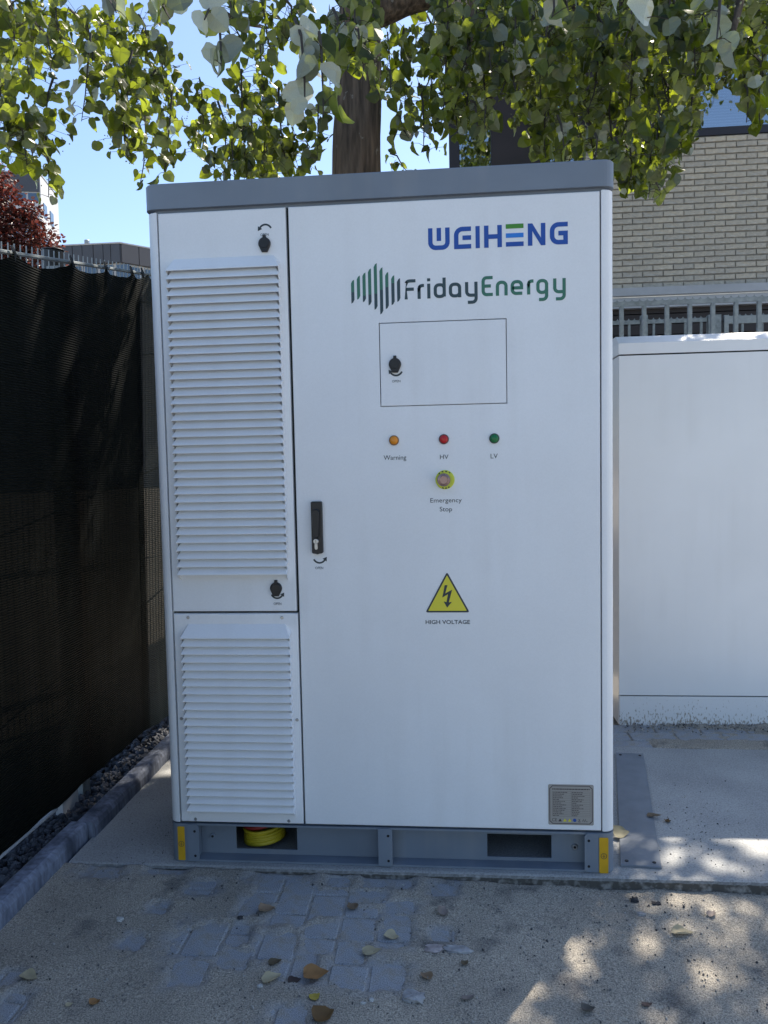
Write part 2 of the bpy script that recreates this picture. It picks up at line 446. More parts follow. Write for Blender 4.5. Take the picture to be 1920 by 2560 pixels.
def mk_glass():
    m = bpy.data.materials.new('window_glass')
    m.use_nodes = True
    nt = m.node_tree
    nt.nodes.clear()
    out = nt.nodes.new('ShaderNodeOutputMaterial')
    g = nt.nodes.new('ShaderNodeBsdfGlossy'); g.inputs['Roughness'].default_value = 0.02
    g.inputs['Color'].default_value = (0.85, 0.9, 0.95, 1)
    tr = nt.nodes.new('ShaderNodeBsdfTransparent'); tr.inputs[0].default_value = (0.45, 0.52, 0.55, 1)
    mx = nt.nodes.new('ShaderNodeMixShader'); mx.inputs[0].default_value = 0.42
    nt.links.new(tr.outputs[0], mx.inputs[1]); nt.links.new(g.outputs[0], mx.inputs[2])
    nt.links.new(mx.outputs[0], out.inputs[0])
    return m
GLASS = mk_glass()
BLIND = mat('white_blind_slats', (0.55, 0.56, 0.57), 0.6)
ROOM = mat('dark_room_wall', (0.06, 0.06, 0.06), 0.9)

streaks(WHITE2, .14)
WHITE2.node_tree.links.remove(WHITE2.node_tree.nodes['Principled BSDF'].inputs['Roughness'].links[0])
streaks(GREY, .30)

# ------------------------------------------------------------------ mesh helpers
class MB:
    def __init__(s):
        s.v = []; s.f = []
    def add(s, vs, fs):
        o = len(s.v)
        s.v += [tuple(v) for v in vs]
        s.f += [tuple(i + o for i in f) for f in fs]
        return s
    def box(s, x0, x1, y0, y1, z0, z1):
        return s.add([(x0, y0, z0), (x1, y0, z0), (x1, y1, z0), (x0, y1, z0), (x0, y0, z1), (x1, y0, z1), (x1, y1, z1), (x0, y1, z1)],
                     [(0, 3, 2, 1), (4, 5, 6, 7), (0, 1, 5, 4), (1, 2, 6, 5), (2, 3, 7, 6), (3, 0, 4, 7)])
    def prism_z(s, pts, z0, z1, top_in=0.0):
        n = len(pts)
        cx = sum(p[0] for p in pts) / n; cy = sum(p[1] for p in pts) / n
        vs = [(x, y, z0) for x, y in pts]
        if top_in:
            vs += [(x, y, z1 - top_in) for x, y in pts]
            def ins(p):
                d = math.hypot(p[0] - cx, p[1] - cy) or 1
                return (p[0] - (p[0] - cx) / d * top_in, p[1] - (p[1] - cy) / d * top_in, z1)
            vs += [ins(p) for p in pts]
            fs = [tuple(reversed(range(n)))] + [tuple(range(2 * n, 3 * n))]
            for k in range(2):
                fs += [(k * n + i, k * n + (i + 1) % n, (k + 1) * n + (i + 1) % n, (k + 1) * n + i) for i in range(n)]
        else:
            vs += [(x, y, z1) for x, y in pts]
            fs = [tuple(reversed(range(n))), tuple(range(n, 2 * n))] + [(i, (i + 1) % n, n + (i + 1) % n, n + i) for i in range(n)]
        return s.add(vs, fs)
    def prism_y(s, pts, y0, y1, bev=0.0):
        # pts (x,z) counter-clockwise seen from -y ; y0 front
        n = len(pts)
        cx = sum(p[0] for p in pts) / n; cz = sum(p[1] for p in pts) / n
        def ins(p):
            d = math.hypot(p[0] - cx, p[1] - cz) or 1
            return (p[0] - (p[0] - cx) / d * bev, y0, p[1] - (p[1] - cz) / d * bev)
        vs = [ins(p) for p in pts] + [(x, y0 + bev, z) for x, z in pts] + [(x, y1, z) for x, z in pts]
        fs = [tuple(range(n)), tuple(reversed(range(2 * n, 3 * n)))]
        for k in range(2):
            fs += [(k * n + (i + 1) % n, k * n + i, (k + 1) * n + i, (k + 1) * n + (i + 1) % n) for i in range(n)]
        return s.add(vs, fs)
    def sheet(s, pts, y):
        return s.add([(x, y, z) for x, z in pts], [tuple(range(len(pts)))])
    def disc_y(s, cx, cz, r, y0, y1, n=24, bev=0.0):
        return s.prism_y([(cx + r * cos(2 * pi * i / n), cz + r * sin(2 * pi * i / n)) for i in range(n)], y0, y1, bev)
    def tube(s, pts, rads, n=8, cap=True):
        vs = []; fs = []
        m = len(pts)
        up = Vector((0.31, 0.17, 0.93))
        for i, p in enumerate(pts):
            p = Vector(p)
            a = Vector(pts[max(i - 1, 0)]); b = Vector(pts[min(i + 1, m - 1)])
            t = (b - a).normalized()
            u = t.cross(up)
            if u.length < 0.05:
                u = t.cross(Vector((1, 0, 0)))
            u.normalize(); w = t.cross(u)
            r = rads[i] if isinstance(rads, (list, tuple)) else rads
            for k in range(n):
                an = 2 * pi * k / n
                vs.append(p + u * cos(an) * r + w * sin(an) * r)
        for i in range(m - 1):
            for k in range(n):
                fs.append((i * n + k, i * n + (k + 1) % n, (i + 1) * n + (k + 1) % n, (i + 1) * n + k))
        if cap:
            fs.append(tuple(reversed(range(n)))); fs.append(tuple(range((m - 1) * n, m * n)))
        return s.add(vs, fs)
    def stroke(s, pts, w, y, closed=False):
        # flat ribbon in the x-z plane, mitred
        n = len(pts)
        L = []; R = []
        for i, p in enumerate(pts):
            p = Vector(p)
            if closed:
                a = Vector(pts[i - 1]); b = Vector(pts[(i + 1) % n])
            else:
                a = Vector(pts[max(i - 1, 0)]); b = Vector(pts[min(i + 1, n - 1)])
            d1 = (p - a); d2 = (b - p)
            if d1.length < 1e-9: d1 = d2
            if d2.length < 1e-9: d2 = d1
            d1.normalize(); d2.normalize()
            n1 = Vector((-d1.y, d1.x)); n2 = Vector((-d2.y, d2.x))
            m = (n1 + n2)
            m.normalize()
            k = w / 2 / max(0.4, m.dot(n1))
            L.append(p + m * k); R.append(p - m * k)
        vs = [(q.x, y, q.y) for q in L] + [(q.x, y, q.y) for q in R]
        fs = [(n + i, n + (i + 1) % n, (i + 1) % n, i) for i in range(n if closed else n - 1)]
        return s.add(vs, fs)
    def build(s, name, m, parent=None, smooth=False):
        o = Vector(parent['_o']) if parent is not None else Vector((0, 0, 0))
        me = bpy.data.meshes.new(name)
        me.from_pydata([(v[0] - o.x, v[1] - o.y, v[2] - o.z) for v in s.v], [], s.f)
        me.materials.append(m)
        if smooth:
            for p in me.polygons: p.use_smooth = True
        ob = bpy.data.objects.new(name, me)
        COL.objects.link(ob)
        if parent is not None:
            ob.parent = parent
            ob['_o'] = tuple(o)
        else:
            ob['_o'] = (0, 0, 0)
        return ob

def tag(o, label=None, cat=None, group=None, kind=None):
    if label: o['label'] = label
    if cat: o['category'] = cat
    if group: o['group'] = group
    if kind: o['kind'] = kind
    return o

def thing(name, loc, label=None, cat=None, group=None, kind=None):
    o = bpy.data.objects.new(name, None)
    COL.objects.link(o)
    o.location = loc
    o['_o'] = tuple(loc)
    return tag(o, label, cat, group, kind)

def inst(ob_or_mesh, name, parent, loc, rot=(0, 0, 0), scale=(1, 1, 1)):
    """another object sharing mesh data; loc in world coordinates"""
    me = ob_or_mesh if isinstance(ob_or_mesh, bpy.types.Mesh) else ob_or_mesh.data
    o = bpy.data.objects.new(name, me)
    COL.objects.link(o)
    p = Vector(parent['_o']) if parent is not None else Vector((0, 0, 0))
    if parent is not None: o.parent = parent
    o.location = Vector(loc) - p
    o.rotation_euler = rot
    o.scale = scale
    return o

def arc(cx, cz, r, a0, a1, n=8):
    return [(cx + r * cos(radians(a0 + (a1 - a0) * i / n)), cz + r * sin(radians(a0 + (a1 - a0) * i / n))) for i in range(n + 1)]

def text_obj(body, x0, x1, z0, z1, y, name, m, parent, bold=0.0):
    c = bpy.data.curves.new('t', 'FONT')
    c.body = body
    c.size = 1
    c.offset = bold
    c.resolution_u = 3
    t = bpy.data.objects.new('t', c)
    COL.objects.link(t)
    dg = bpy.context.evaluated_depsgraph_get()
    me = bpy.data.meshes.new_from_object(t.evaluated_get(dg))
    COL.objects.unlink(t); bpy.data.objects.remove(t)
    xs = [v.co.x for v in me.vertices]; ys = [v.co.y for v in me.vertices]
    ax, bx, ay, by = min(xs), max(xs), min(ys), max(ys)
    o = Vector(parent['_o'])
    for v in me.vertices:
        X = x0 + (v.co.x - ax) / (bx - ax) * (x1 - x0)
        Z = z0 + (v.co.y - ay) / (by - ay) * (z1 - z0)
        v.co = (X - o.x, y - o.y, Z - o.z)
    me.materials.clear(); me.materials.append(m)
    ob = bpy.data.objects.new(name, me)
    COL.objects.link(ob)
    ob.parent = parent; ob['_o'] = tuple(o)
    return ob

def fbm(x, y, z=0.0, o=4):
    return noise.fractal((x, y, z), 1.0, 2.0, o)

def pz(x):
    """level of the paving: it rises gently to the left"""
    if x < -0.9: return 0.034
    if x < 0: return 0.034 + (x + 0.9) / 0.9 * (0.020 - 0.034)
    if x < 0.7: return 0.020 * (1 - x / 0.7)
    return 0.0
SLAB = 0.042

CROWN_N = 450
SHADE_BOUGH_N = 740

# ================================================================== GROUND
EXPOSED = [(-0.332, -0.141, 0.042, 0.041), (-0.246, -0.134, 0.044, 0.033), (-0.255, -0.234, 0.053, 0.05), (-0.144, -0.171, 0.045, 0.061), (-0.04, -0.134, 0.044, 0.016), (-0.151, -0.341, 0.042, 0.059), (-0.058, -0.274, 0.047, 0.066), (0.044, -0.319, 0.036, 0.04), (-0.268, -0.391, 0.045, 0.05), (-0.062, -0.416, 0.038, 0.064), (-0.188, -0.466, 0.03, 0.046), (-0.065, -0.483, 0.041, 0.036), (0.03, -0.485, 0.045, 0.04), (0.06, -0.182, 0.034, 0.017), (-0.142, -0.06, 0.029, 0.015), (-0.028, -0.053, 0.033, 0.017), (0.048, -0.05, 0.028, 0.017), (-0.324, -0.059, 0.079, 0.031), (0.047, -0.253, 0.028, 0.018), (0.176, -0.3, 0.021, 0.014), (-0.175, -0.645, 0.032, 0.02), (0.182, -0.074, 0.028, 0.021), (-0.908, -0.054, 0.062, 0.032), (-0.697, -0.037, 0.059, 0.014), (-0.552, -0.128, 0.031, 0.025), (-0.477, -0.385, 0.063, 0.065), (-0.39, -0.344, 0.03, 0.038), (-0.463, -0.511, 0.032, 0.039), (-0.365, -0.451, 0.026, 0.025), (-0.847, -0.675, 0.019, 0.041), (-0.649, -0.243, 0.016, 0.015), (-0.657, -0.403, 0.021, 0.02), (-0.385, -0.213, 0.02, 0.031), (-0.914, -0.572, 0.016, 0.014)]
def axis(lo, hi, step, far, g=1.35):
    a = []
    x = lo
    while x < hi - 1e-9:
        a.append(x); x += step
    a.append(hi)
    st = step; x = hi
    while x < far:
        st *= g; x += st; a.append(x)
    st = step; x = lo; b = []
    while x > -far:
        st *= g; x -= st; b.append(x)
    return list(reversed(b)) + a

def sand_h(x, y):
    p = pz(x)
    r = math.hypot(x - 0.1, y + 0.5)
    if r > 6: return p
    n1 = fbm(x * 4.1, y * 4.1, 3.0)
    n2 = fbm(x * 17, y * 17, 7.0)
    n3 = fbm(x * 55, y * 55, 1.0, 2)
    cover = 0.0065 + 0.0035 * n1
    e = 0.0
    for (cx, cy, rx, ry) in EXPOSED:
        dx = abs(x - cx) / (rx + 0.016); dy = abs(y - cy) / (ry + 0.016)
        if dx < 1.6 and dy < 1.6:
            d = (dx ** 4 + dy ** 4) ** 0.25
            d += 0.22 * n2 + 0.12 * n3
            e = max(e, 1 - max(0.0, min(1.0, (d - 0.72) / 0.45)))
    h = p + cover * (1 - e) - 0.0042 * e + 0.0012 * n2 + 0.0008 * n3
    # wind-blown heap against the slab
    if y > -0.09 and y < -0.02 and -1.0 < x < 2.5:
        h += 0.006 * (1 - min(1, abs(y + 0.03) / 0.06)) * (0.6 + n1)
    # trodden ripples on the right
    if x > 0.15: h += 0.0016 * sin((x * 0.55 + y) * 210 + 5 * n1) * max(0, min(1, (x - 0.15) * 2)) * max(0, 0.5 + n1)
    return h

def thin(x, y):
    e = 0.0
    n2 = fbm(x * 17, y * 17, 7.0)
    for (cx, cy, rx, ry) in EXPOSED:
        d = ((abs(x - cx) / (rx + .016)) ** 4 + (abs(y - cy) / (ry + .016)) ** 4) ** .25 + .3 * n2
        e = max(e, 1 - max(0.0, min(1.0, (d - 0.75) / 0.85)))
    return e * .85

xs = axis(-1.12, 1.32, 0.0095, 420)
ys = axis(-0.86, -0.028, 0.0095, 420)
gm = MB()
nx, ny = len(xs), len(ys)
vs = []
for y in ys:
    for x in xs:
        if y > -0.02 or x < -1.13:
            z = -0.05 if y > -0.02 and -1.13 < x < 4 and y < 1.1 else pz(x) - 0.012
            if y > 1.1: z = 0.005
        else:
            z = sand_h(x, y)
        vs.append((x, y, z))
gm.v = vs
gm.f = [(j * nx + i, j * nx + i + 1, (j + 1) * nx + i + 1, (j + 1) * nx + i) for j in range(ny - 1) for i in range(nx - 1)]
ground = gm.build('ground', SAND, smooth=True)
ta = ground.data.attributes.new('thin_sand', 'FLOAT', 'POINT')
ta.data.foreach_set('value', [thin(v[0], v[1]) if (-1.1 < v[0] < .5 and -.9 < v[1] < -.02) else 0.0 for v in gm.v])
tag(ground, kind='structure', label='gritty grey-brown sand drifted over the paving in front of the cabinet')

# ---- unseen asphalt sheet added behind the viewer to tune bounce light
m = MB(); m.add([(-60, -120, .03), (60, -120, .03), (60, -3.4, .03), (-60, -3.4, .03), (-60, -120, -.1), (60, -120, -.1), (60, -3.4, -.1), (-60, -3.4, -.1)], [(0, 1, 2, 3), (0, 4, 5, 1), (1, 5, 6, 2), (2, 6, 7, 3), (3, 7, 4, 0)])
tag(m.build('yard', ASPHALT), kind='structure', label='unseen asphalt sheet added to set the bounce light')

# ---- pavers of the old paving, their tops showing where the sand is thin
pav = thing('pavement', (0, 0, 0), kind='structure', label='blue-grey concrete pavers half buried in sand')
pm = MB()
a, b_, c_ = 0.0485, 0.0995, 0.004
pts = [(-a, -b_), (a, -b_), (a, b_), (-a, b_)]
pm.add([(x, y, -0.05) for x, y in pts] + [(x, y, -c_) for x, y in pts] + [(x - math.copysign(c_, x), y - math.copysign(c_, y), 0) for x, y in pts],
       [(3, 2, 1, 0), (8, 9, 10, 11)] + [(k * 4 + i, k * 4 + (i + 1) % 4, k * 4 + 4 + (i + 1) % 4, k * 4 + 4 + i) for k in range(2) for i in range(4)])
p0 = pm.build('paver', PAVER, pav)
p0.name = 'paver'
first = True
PX0, PITX, PITY = -0.107 + 0.05125, 0.1025, 0.2065
for i in range(-9, 13):
    for j in range(0, 5):
        x = PX0 + i * PITX
        y = -0.135 - j * PITY - (0.103 if i % 2 else 0.0)
        ob = p0 if first else inst(p0, 'paver', pav, (0, 0, 0))
        first = False
        ob.location = (x, y, pz(x) + random.uniform(-0.0012, 0.0012))
        ob.rotation_euler = (random.uniform(-.006, .006), random.uniform(-.006, .006), random.uniform(-.012, .012))
# row of pavers laid across, along the slab
for i in range(-4, 8):
    x = -0.62 + i * 0.2065
    if x > 1.2: continue
    if -1.0 < x:
        inst(p0, 'paver', pav, (x, -0.083, pz(x) - 0.0005), (0, 0, pi / 2 + random.uniform(-.01, .01)))
# three rows between the slab and the plain white cabinet
for r, (yc, off) in enumerate([(1.288, 1.037), (1.187, 0.907), (1.090, 0.984)]):
    for i in range(0, 8):
        if r == 2 and i > 0 and i != 4: continue
        x = off + i * 0.2065
        inst(p0, 'paver', pav, (x, yc, SLAB + 0.003 - 0.004 * (r == 2)), (random.uniform(-.01, .01), random.uniform(-.006, .006), pi / 2 + random.uniform(-.008, .008)))
# sand between and on these rows
sm = MB()
nxs, nys = 150, 34
vv = []
for j in range(nys + 1):
    for i in range(nxs + 1):
        x = 0.55 + 2.6 * i / nxs; y = 1.045 + 0.29 * j / nys
        n = fbm(x * 5, y * 9, 2.0); n2 = fbm(x * 30, y * 30, 4.0)
        k = min(1, max(0, (x - 0.95) / 0.55))
        h = -0.006 + 0.014 * k * (0.55 + 0.9 * n) + 0.003 * n2
        if y > 1.27: h += 0.018 * max(0, min(1, (x - 1.02) / .25)) * (y - 1.27) / .06 * (0.7 + 0.8 * n2)
        if 1.05 < y < 1.15 and x > 1.09: h = max(h, 0.001 + .004 * n2 + 0.004)
        vv.append((x, y, SLAB + h))
sm.v = vv
sm.f = [(j * (nxs + 1) + i, j * (nxs + 1) + i + 1, (j + 1) * (nxs + 1) + i + 1, (j + 1) * (nxs + 1) + i) for j in range(nys) for i in range(nxs)]
tag(sm.build('sand_drift', SAND, smooth=True), kind='structure', label='sand drifted along the foot of the plain white cabinet')

# ---- concrete slab with a worn front arris
slab = MB()
N = 420
prof = []
for i in range(N + 1):
    x = -1.035 + 4.6 * i / N
    e = 0.004 * fbm(x * 9, 1.0, 0) + 0.003 * fbm(x * 60, 2.0, 0)
    y0 = -0.028 + e * 0.6
    prof.append([(x, y0 + 0.002 * fbm(x * 40, 5, 1) , -0.06), (x, y0 + 0.003 * fbm(x * 33, 9, 1), 0.012), (x, y0, SLAB - 0.010 + 0.003 * fbm(x * 50, 3, 0)),
                 (x, y0 + 0.004, SLAB - 0.003), (x, y0 + 0.011 + abs(e), SLAB), (x, 0.3, SLAB), (x, 1.055, SLAB), (x, 1.055, -0.06)])
k = len(prof[0])
slab.v = [p for r in prof for p in r]
slab.f = [(i * k + j, (i + 1) * k + j, (i + 1) * k + j + 1, i * k + j + 1) for i in range(N) for j in range(k - 1)]
slab.f += [tuple(range(k)), tuple(reversed(range(N * k, N * k + k)))]
tag(slab.build('concrete_slab', CONC), kind='structure', label='pale concrete slab carrying the lettered cabinet')

# ---- kerb
kerb = thing('kerb', (-1.09, 0, 0), kind='structure', label='dark blue-grey concrete edging along the screened fence')
def kerb_block(y0, y1, x0, x1, z0, z1, shift):
    m = MB()
    n = 26
    rows = []
    for i in range(n + 1):
        y = y0 + (y1 - y0) * i / n
        e = 0.003 * fbm(x0 * 3 + 9, y * 14, shift)
        e2 = 0.002 * fbm(3, y * 40, shift)
        rows.append([(x1 + .004 + e, y, -0.05), (x1 + e, y, z1 - .022), (x1 - .006 + e2, y, z1 - .006), (x1 - .016, y, z1 + e2 * .5), (x0 + .012, y, z1 + e2), (x0, y, z1 - .01), (x0, y, -0.05)])
    k = 7
    m.v = [p for r in rows for p in r]
    m.f = [(i * k + j, (i + 1) * k + j, (i + 1) * k + j + 1, i * k + j + 1) for i in range(n) for j in range(k - 1)]
    m.f += [tuple(range(k)), tuple(reversed(range(n * k, n * k + k)))]
    return m.build('kerb_stone', KERB, kerb, smooth=False)
kerb_block(-1.85, -0.875, -1.118, -1.056, 0, 0.100, 1)
kerb_block(-0.87, 0.135, -1.116, -1.046, 0, 0.100, 2)
kerb_block(0.142, 1.14, -1.098, -1.026, 0, 0.097, 3)
kerb_block(1.147, 2.14, -1.100, -1.028, 0, 0.099, 4)
for i in range(4):
    kerb_block(2.147 + i, 3.14 + i, -1.100, -1.028, 0, 0.098, 5 + i)

# ---- gravel strip behind the kerb
def rock_mesh(seed, n1=5, n2=7, flat=0.7, rough=0.3):
    rnd = random.Random(seed)
    vs = [(0, 0, 1 * flat)]
    for i in range(1, n1):
        th = pi * i / n1
        for j in range(n2):
            ph = 2 * pi * (j + .5 * (i % 2)) / n2
            r = 1 + rnd.uniform(-rough, rough)
            vs.append((r * sin(th) * cos(ph), r * sin(th) * sin(ph), r * cos(th) * flat))
    vs.append((0, 0, -1 * flat))
    fs = [(0, 1 + j, 1 + (j + 1) % n2) for j in range(n2)]
    for i in range(n1 - 2):
        for j in range(n2):
            a = 1 + i * n2 + j; b = 1 + i * n2 + (j + 1) % n2
            fs.append((a, a + n2, b + n2, b))
    l = len(vs) - 1
    o = 1 + (n1 - 2) * n2
    fs += [(o + j, l, o + (j + 1) % n2) for j in range(n2)]
    return vs, fs
def scatter_rock(mb, rnd, pos, s, tmpl):
    vs, fs = tmpl
    R = Euler((rnd.uniform(0, 6), rnd.uniform(0, 6), rnd.uniform(0, 6))).to_matrix()
    sx, sy, sz = s * rnd.uniform(.8, 1.3), s * rnd.uniform(.7, 1.1), s * rnd.uniform(.6, 1)
    p = Vector(pos)
    mb.add([R @ Vector((v[0] * sx, v[1] * sy, v[2] * sz)) + p for v in vs], fs)
TM = [rock_mesh(i, 4, 6, .75, .28) for i in range(8)]
rnd = random.Random(5)
g = MB()
g.box(-1.55, -1.12, -2.0, 6.3, -0.04, 0.045)
for i in range(2600):
    x = rnd.uniform(-1.34, -1.105); y = rnd.uniform(-0.75, 1.9)
    scatter_rock(g, rnd, (x, y, 0.052 + rnd.uniform(-.006, .014) + max(0, (-1.105 - x)) * .04), rnd.uniform(.008, .017), rnd.choice(TM))
tag(g.build('gravel', GRAVEL), kind='stuff', label='dark crushed stone between kerb and screened fence', cat='gravel')

# grit and crumbs lying on the sand and slab
g = MB()
tiny = [rock_mesh(i + 40, 3, 5, .8, .25) for i in range(6)]
for i in range(3400):
    x = rnd.uniform(-1.0, 1.25); y = -0.04 - 0.75 * rnd.random() ** 1.1
    s = rnd.choice([.0012, .0014, .0016, .002, .0026, .0036]) * rnd.uniform(.8, 1.3)
    if fbm(x * 3, y * 3, 20) < -.05 and i % 3: continue
    scatter_rock(g, rnd, (x, y, sand_h(x, y) + s * .35), s, rnd.choice(tiny))
for i in range(260):
    x = rnd.gauss(1.0, .14) if i % 3 else rnd.uniform(.75, 1.7); y = abs(rnd.gauss(.30, .2))
    if x < .74 or y > 1.0: continue
    s = rnd.uniform(.0012, .0032)
    scatter_rock(g, rnd, (x, y, SLAB + s * .4), s, rnd.choice(tiny))
for i in range(420):
    x = rnd.uniform(1.0, 2.2); y = 1.33 - abs(rnd.gauss(0, .05)) - .005
    s = rnd.uniform(.002, .006)
    scatter_rock(g, rnd, (x, y, SLAB + .012 + s * .3), s, rnd.choice(tiny))
for i in range(160):
    x = rnd.uniform(-1.03, -.7); y = rnd.uniform(-.02, .5)
    s = rnd.uniform(.001, .0026)
    scatter_rock(g, rnd, (x, y, SLAB + s * .4), s, rnd.choice(tiny))
tag(g.build('grit', GRIT), kind='stuff', label='loose grit and crumbs strewn over sand and slab', cat='grit')

# ---- steel cover plate on the slab
cp = thing('cover_plate', (0.87, 0.5, SLAB), 'blue-grey steel strip lying flat on the slab right of the lettered cabinet', 'steel plate')
m = MB()
m.prism_z([(0.729, 0.040), (0.851, 0.032), (1.018, 0.965), (0.905, 0.972)], SLAB + .001, SLAB + 0.008, .0015)
m.build('plate', PLATE_STEEL, cp)
for (x, y) in [(0.752, 0.062), (0.835, 0.056), (0.918, 0.945), (0.998, 0.940)]:
    s = MB(); s.prism_z([(x + .006 * cos(i * pi / 4), y + .006 * sin(i * pi / 4)) for i in range(8)], SLAB + .008, SLAB + .0105, .001)
    s.build('screw', BLACK, cp)

# ================================================================== PLAIN WHITE CABINET ON THE RIGHT
c2 = thing('utility_cabinet', (1.7, 1.33, SLAB), 'plain glossy white steel cabinet without lettering, foot splashed with mud', 'cabinet')
X0, X1, Y0, Y1 = 0.993, 2.62, 1.33, 2.05
m = MB()
m.box(X0 + .008, X1 - .008, Y0 + .012, Y1, SLAB + .003, 1.80)
m.build('body', GASKET, c2)
m = MB()
m.prism_y([(X0, 0.1905), (X1, 0.1905), (X1, 1.7815), (X0, 1.7815)], Y0, Y0 + .011, .002)
m.build('front_panel', WHITE2, c2)
m = MB(); m.box(X0, X0 + .007, Y0 + .0125, Y1, SLAB + .003, 1.7815); m.build('side_panel', WHITE2, c2)
m = MB(); m.box(X1 - .007, X1, Y0 + .0125, Y1, SLAB + .003, 1.7815); m.build('side_panel', WHITE2, c2)
m = MB()
m.prism_y([(X0 + .002, SLAB), (X1, SLAB), (X1, 0.1855), (X0 + .002, 0.1855)], Y0 + .001, Y0 + .0115, .0015)
m.build('plinth', PLINTH, c2)
m = MB()
xa, xb, ya, yb = X0 - .002, X1 + .002, Y0 - .003, Y1 + .003
m.add([(xa, ya, 1.788), (xb, ya, 1.788), (xb, yb, 1.788), (xa, yb, 1.788), (xa, ya, 1.838), (xb, ya, 1.838), (xb, yb, 1.838), (xa, yb, 1.838),
       (xa + .004, ya + .085, 1.880), (xb - .004, ya + .085, 1.880), (xb - .004, yb - .02, 1.895), (xa + .004, yb - .02, 1.895)],
      [(0, 3, 2, 1), (0, 1, 5, 4), (1, 2, 6, 5), (2, 3, 7, 6), (3, 0, 4, 7), (4, 5, 9, 8), (5, 6, 10, 9), (6, 7, 11, 10), (7, 4, 8, 11), (8, 9, 10, 11)])
m.build('roof', WHITE2, c2)

# ================================================================== GALVANISED BAR FENCES
def toothed(mb, x0, x1, y0, y1, zb, zt, pitch):
    """strip whose upper edge is a row of round notches between sharp teeth"""
    n = max(1, int(round((x1 - x0) / pitch)))
    p = (x1 - x0) / n
    top = []
    for i in range(n):
        for k in range(8):
            t = k / 8
            top.append((x0 + (i + t) * p, zt - (zt - zb) * 0.86 * math.sqrt(max(0, 1 - (2 * t - 1) ** 2))))
    top.append((x1, zt))
    for (xa, za), (xb, zb2) in zip(top, top[1:]):
        mb.add([(xa, y0, zb), (xb, y0, zb), (xb, y0, zb2), (xa, y0, za), (xa, y1, zb), (xb, y1, zb), (xb, y1, zb2), (xa, y1, za)],
               [(0, 1, 2, 3), (5, 4, 7, 6), (3, 2, 6, 7)])
f1 = thing('steel_fence', (1.9, 2.9, 0), 'nearer galvanised bar fence with notched top strip behind the plain cabinet', 'fence')
m = MB(); m.box(0.30, 3.9, 2.895, 2.905, 2.2995, 2.326); m.build('rail', GALV, f1)
m = MB(); m.box(0.30, 3.9, 2.895, 2.905, 0.25, 0.29); m.build('rail', GALV, f1)
m = MB(); toothed(m, 0.3 , 3.9, 2.899, 2.903, 2.327, 2.345, 0.0482); m.build('notched_strip', GALV, f1)
m = MB(); m.tube([(0.3, 2.901, 2.355), (3.9, 2.901, 2.355)], .0022, 6); m.build('top_wire', GALV, f1)
bar0 = MB().box(-0.0125, 0.0125, -0.0125, 0.0125, 0.02, 2.2985)
me0 = None
x = 1.3365 - 0.1445 * 7
while x < 3.85:
    if me0 is None:
        m = MB(); m.v = [(v[0] + x, v[1] + 2.9, v[2]) for v in bar0.v]; m.f = bar0.f
        ob = m.build('bar', GALV, f1); me0 = ob.data; x_first = x
    else:
        inst(me0, 'bar', f1, (1.9 + x - x_first, 2.9, 0))
    x += 0.1445
for x in (0.27, 3.93):
    m = MB(); m.box(x - .03, x + .03, 2.87, 2.93, 0, 2.4); m.build('post', GALV, f1)

f2 = thing('steel_gate', (2.2, 4.6, 0), 'farther galvanised gate and fence with lock post, seen through the nearer bars', 'gate')
m = MB(); m.box(0.9, 1.855, 4.59, 4.61, 2.462, 2.492); m.build('rail', GALV, f2)
m = MB(); m.box(1.915, 2.415, 4.59, 4.61, 2.462, 2.492); m.build('rail', GALV, f2)
m = MB(); toothed(m, 0.9, 1.853, 4.598, 4.603, 2.493, 2.514, 0.0475); m.build('notched_strip', GALV, f2)
m = MB(); toothed(m, 1.917, 2.413, 4.598, 4.603, 2.493, 2.514, 0.0475); m.build('notched_strip', GALV, f2)
m = MB(); m.box(2.59, 3.6, 4.585, 4.615, 2.437, 2.500); m.build('rail', GALV_L, f2)
m = MB(); toothed(m, 2.59, 3.6, 4.598, 4.603, 2.501, 2.520, 0.0475); m.build('notched_strip', GALV, f2)
m = MB(); m.box(2.552, 2.589, 4.58, 4.62, 0.1, 2.510); m.build('gate_stile', GALV_L, f2)
m = MB(); m.box(1.858, 1.912, 4.57, 4.63, 0, 2.535); m.build('post', GALV, f2)
m = MB(); m.box(2.418, 2.445, 4.57, 4.63, 0, 2.516); m.build('post', GALV, f2)
m = MB(); m.box(2.447, 2.520, 4.56, 4.64, 1.9, 2.514); m.build('lock_box', GALV, f2)
for x in (1.10, 1.26, 1.42, 1.59, 1.761, 1.968, 2.106, 2.234, 2.366, 2.708, 2.87, 3.03, 3.19, 3.35, 3.51):
    m = MB(); m.box(x - .010, x + .010, 4.592, 4.608, 0.1, 2.461); m.build('bar', GALV, f2)

# ================================================================== BUFF BRICK OFFICE BUILDING
YB = 6.5
ob_ = thing('office_building', (3.6, YB, 0), 'pale buff brick office building with dark framed windows at upper right', 'building')
BX0, BX1 = 0.2246, 9.5
# walls behind everything (mortar plane and side)
m = MB()
m.box(1.704, BX1, YB + .006, YB + .3, 3.151, 4.752)
m.build('wall', MORTAR, ob_)
m = MB(); m.box(BX0, BX1, YB + .32, 14, 0, 6.4); m.build('core', ROOM, ob_)
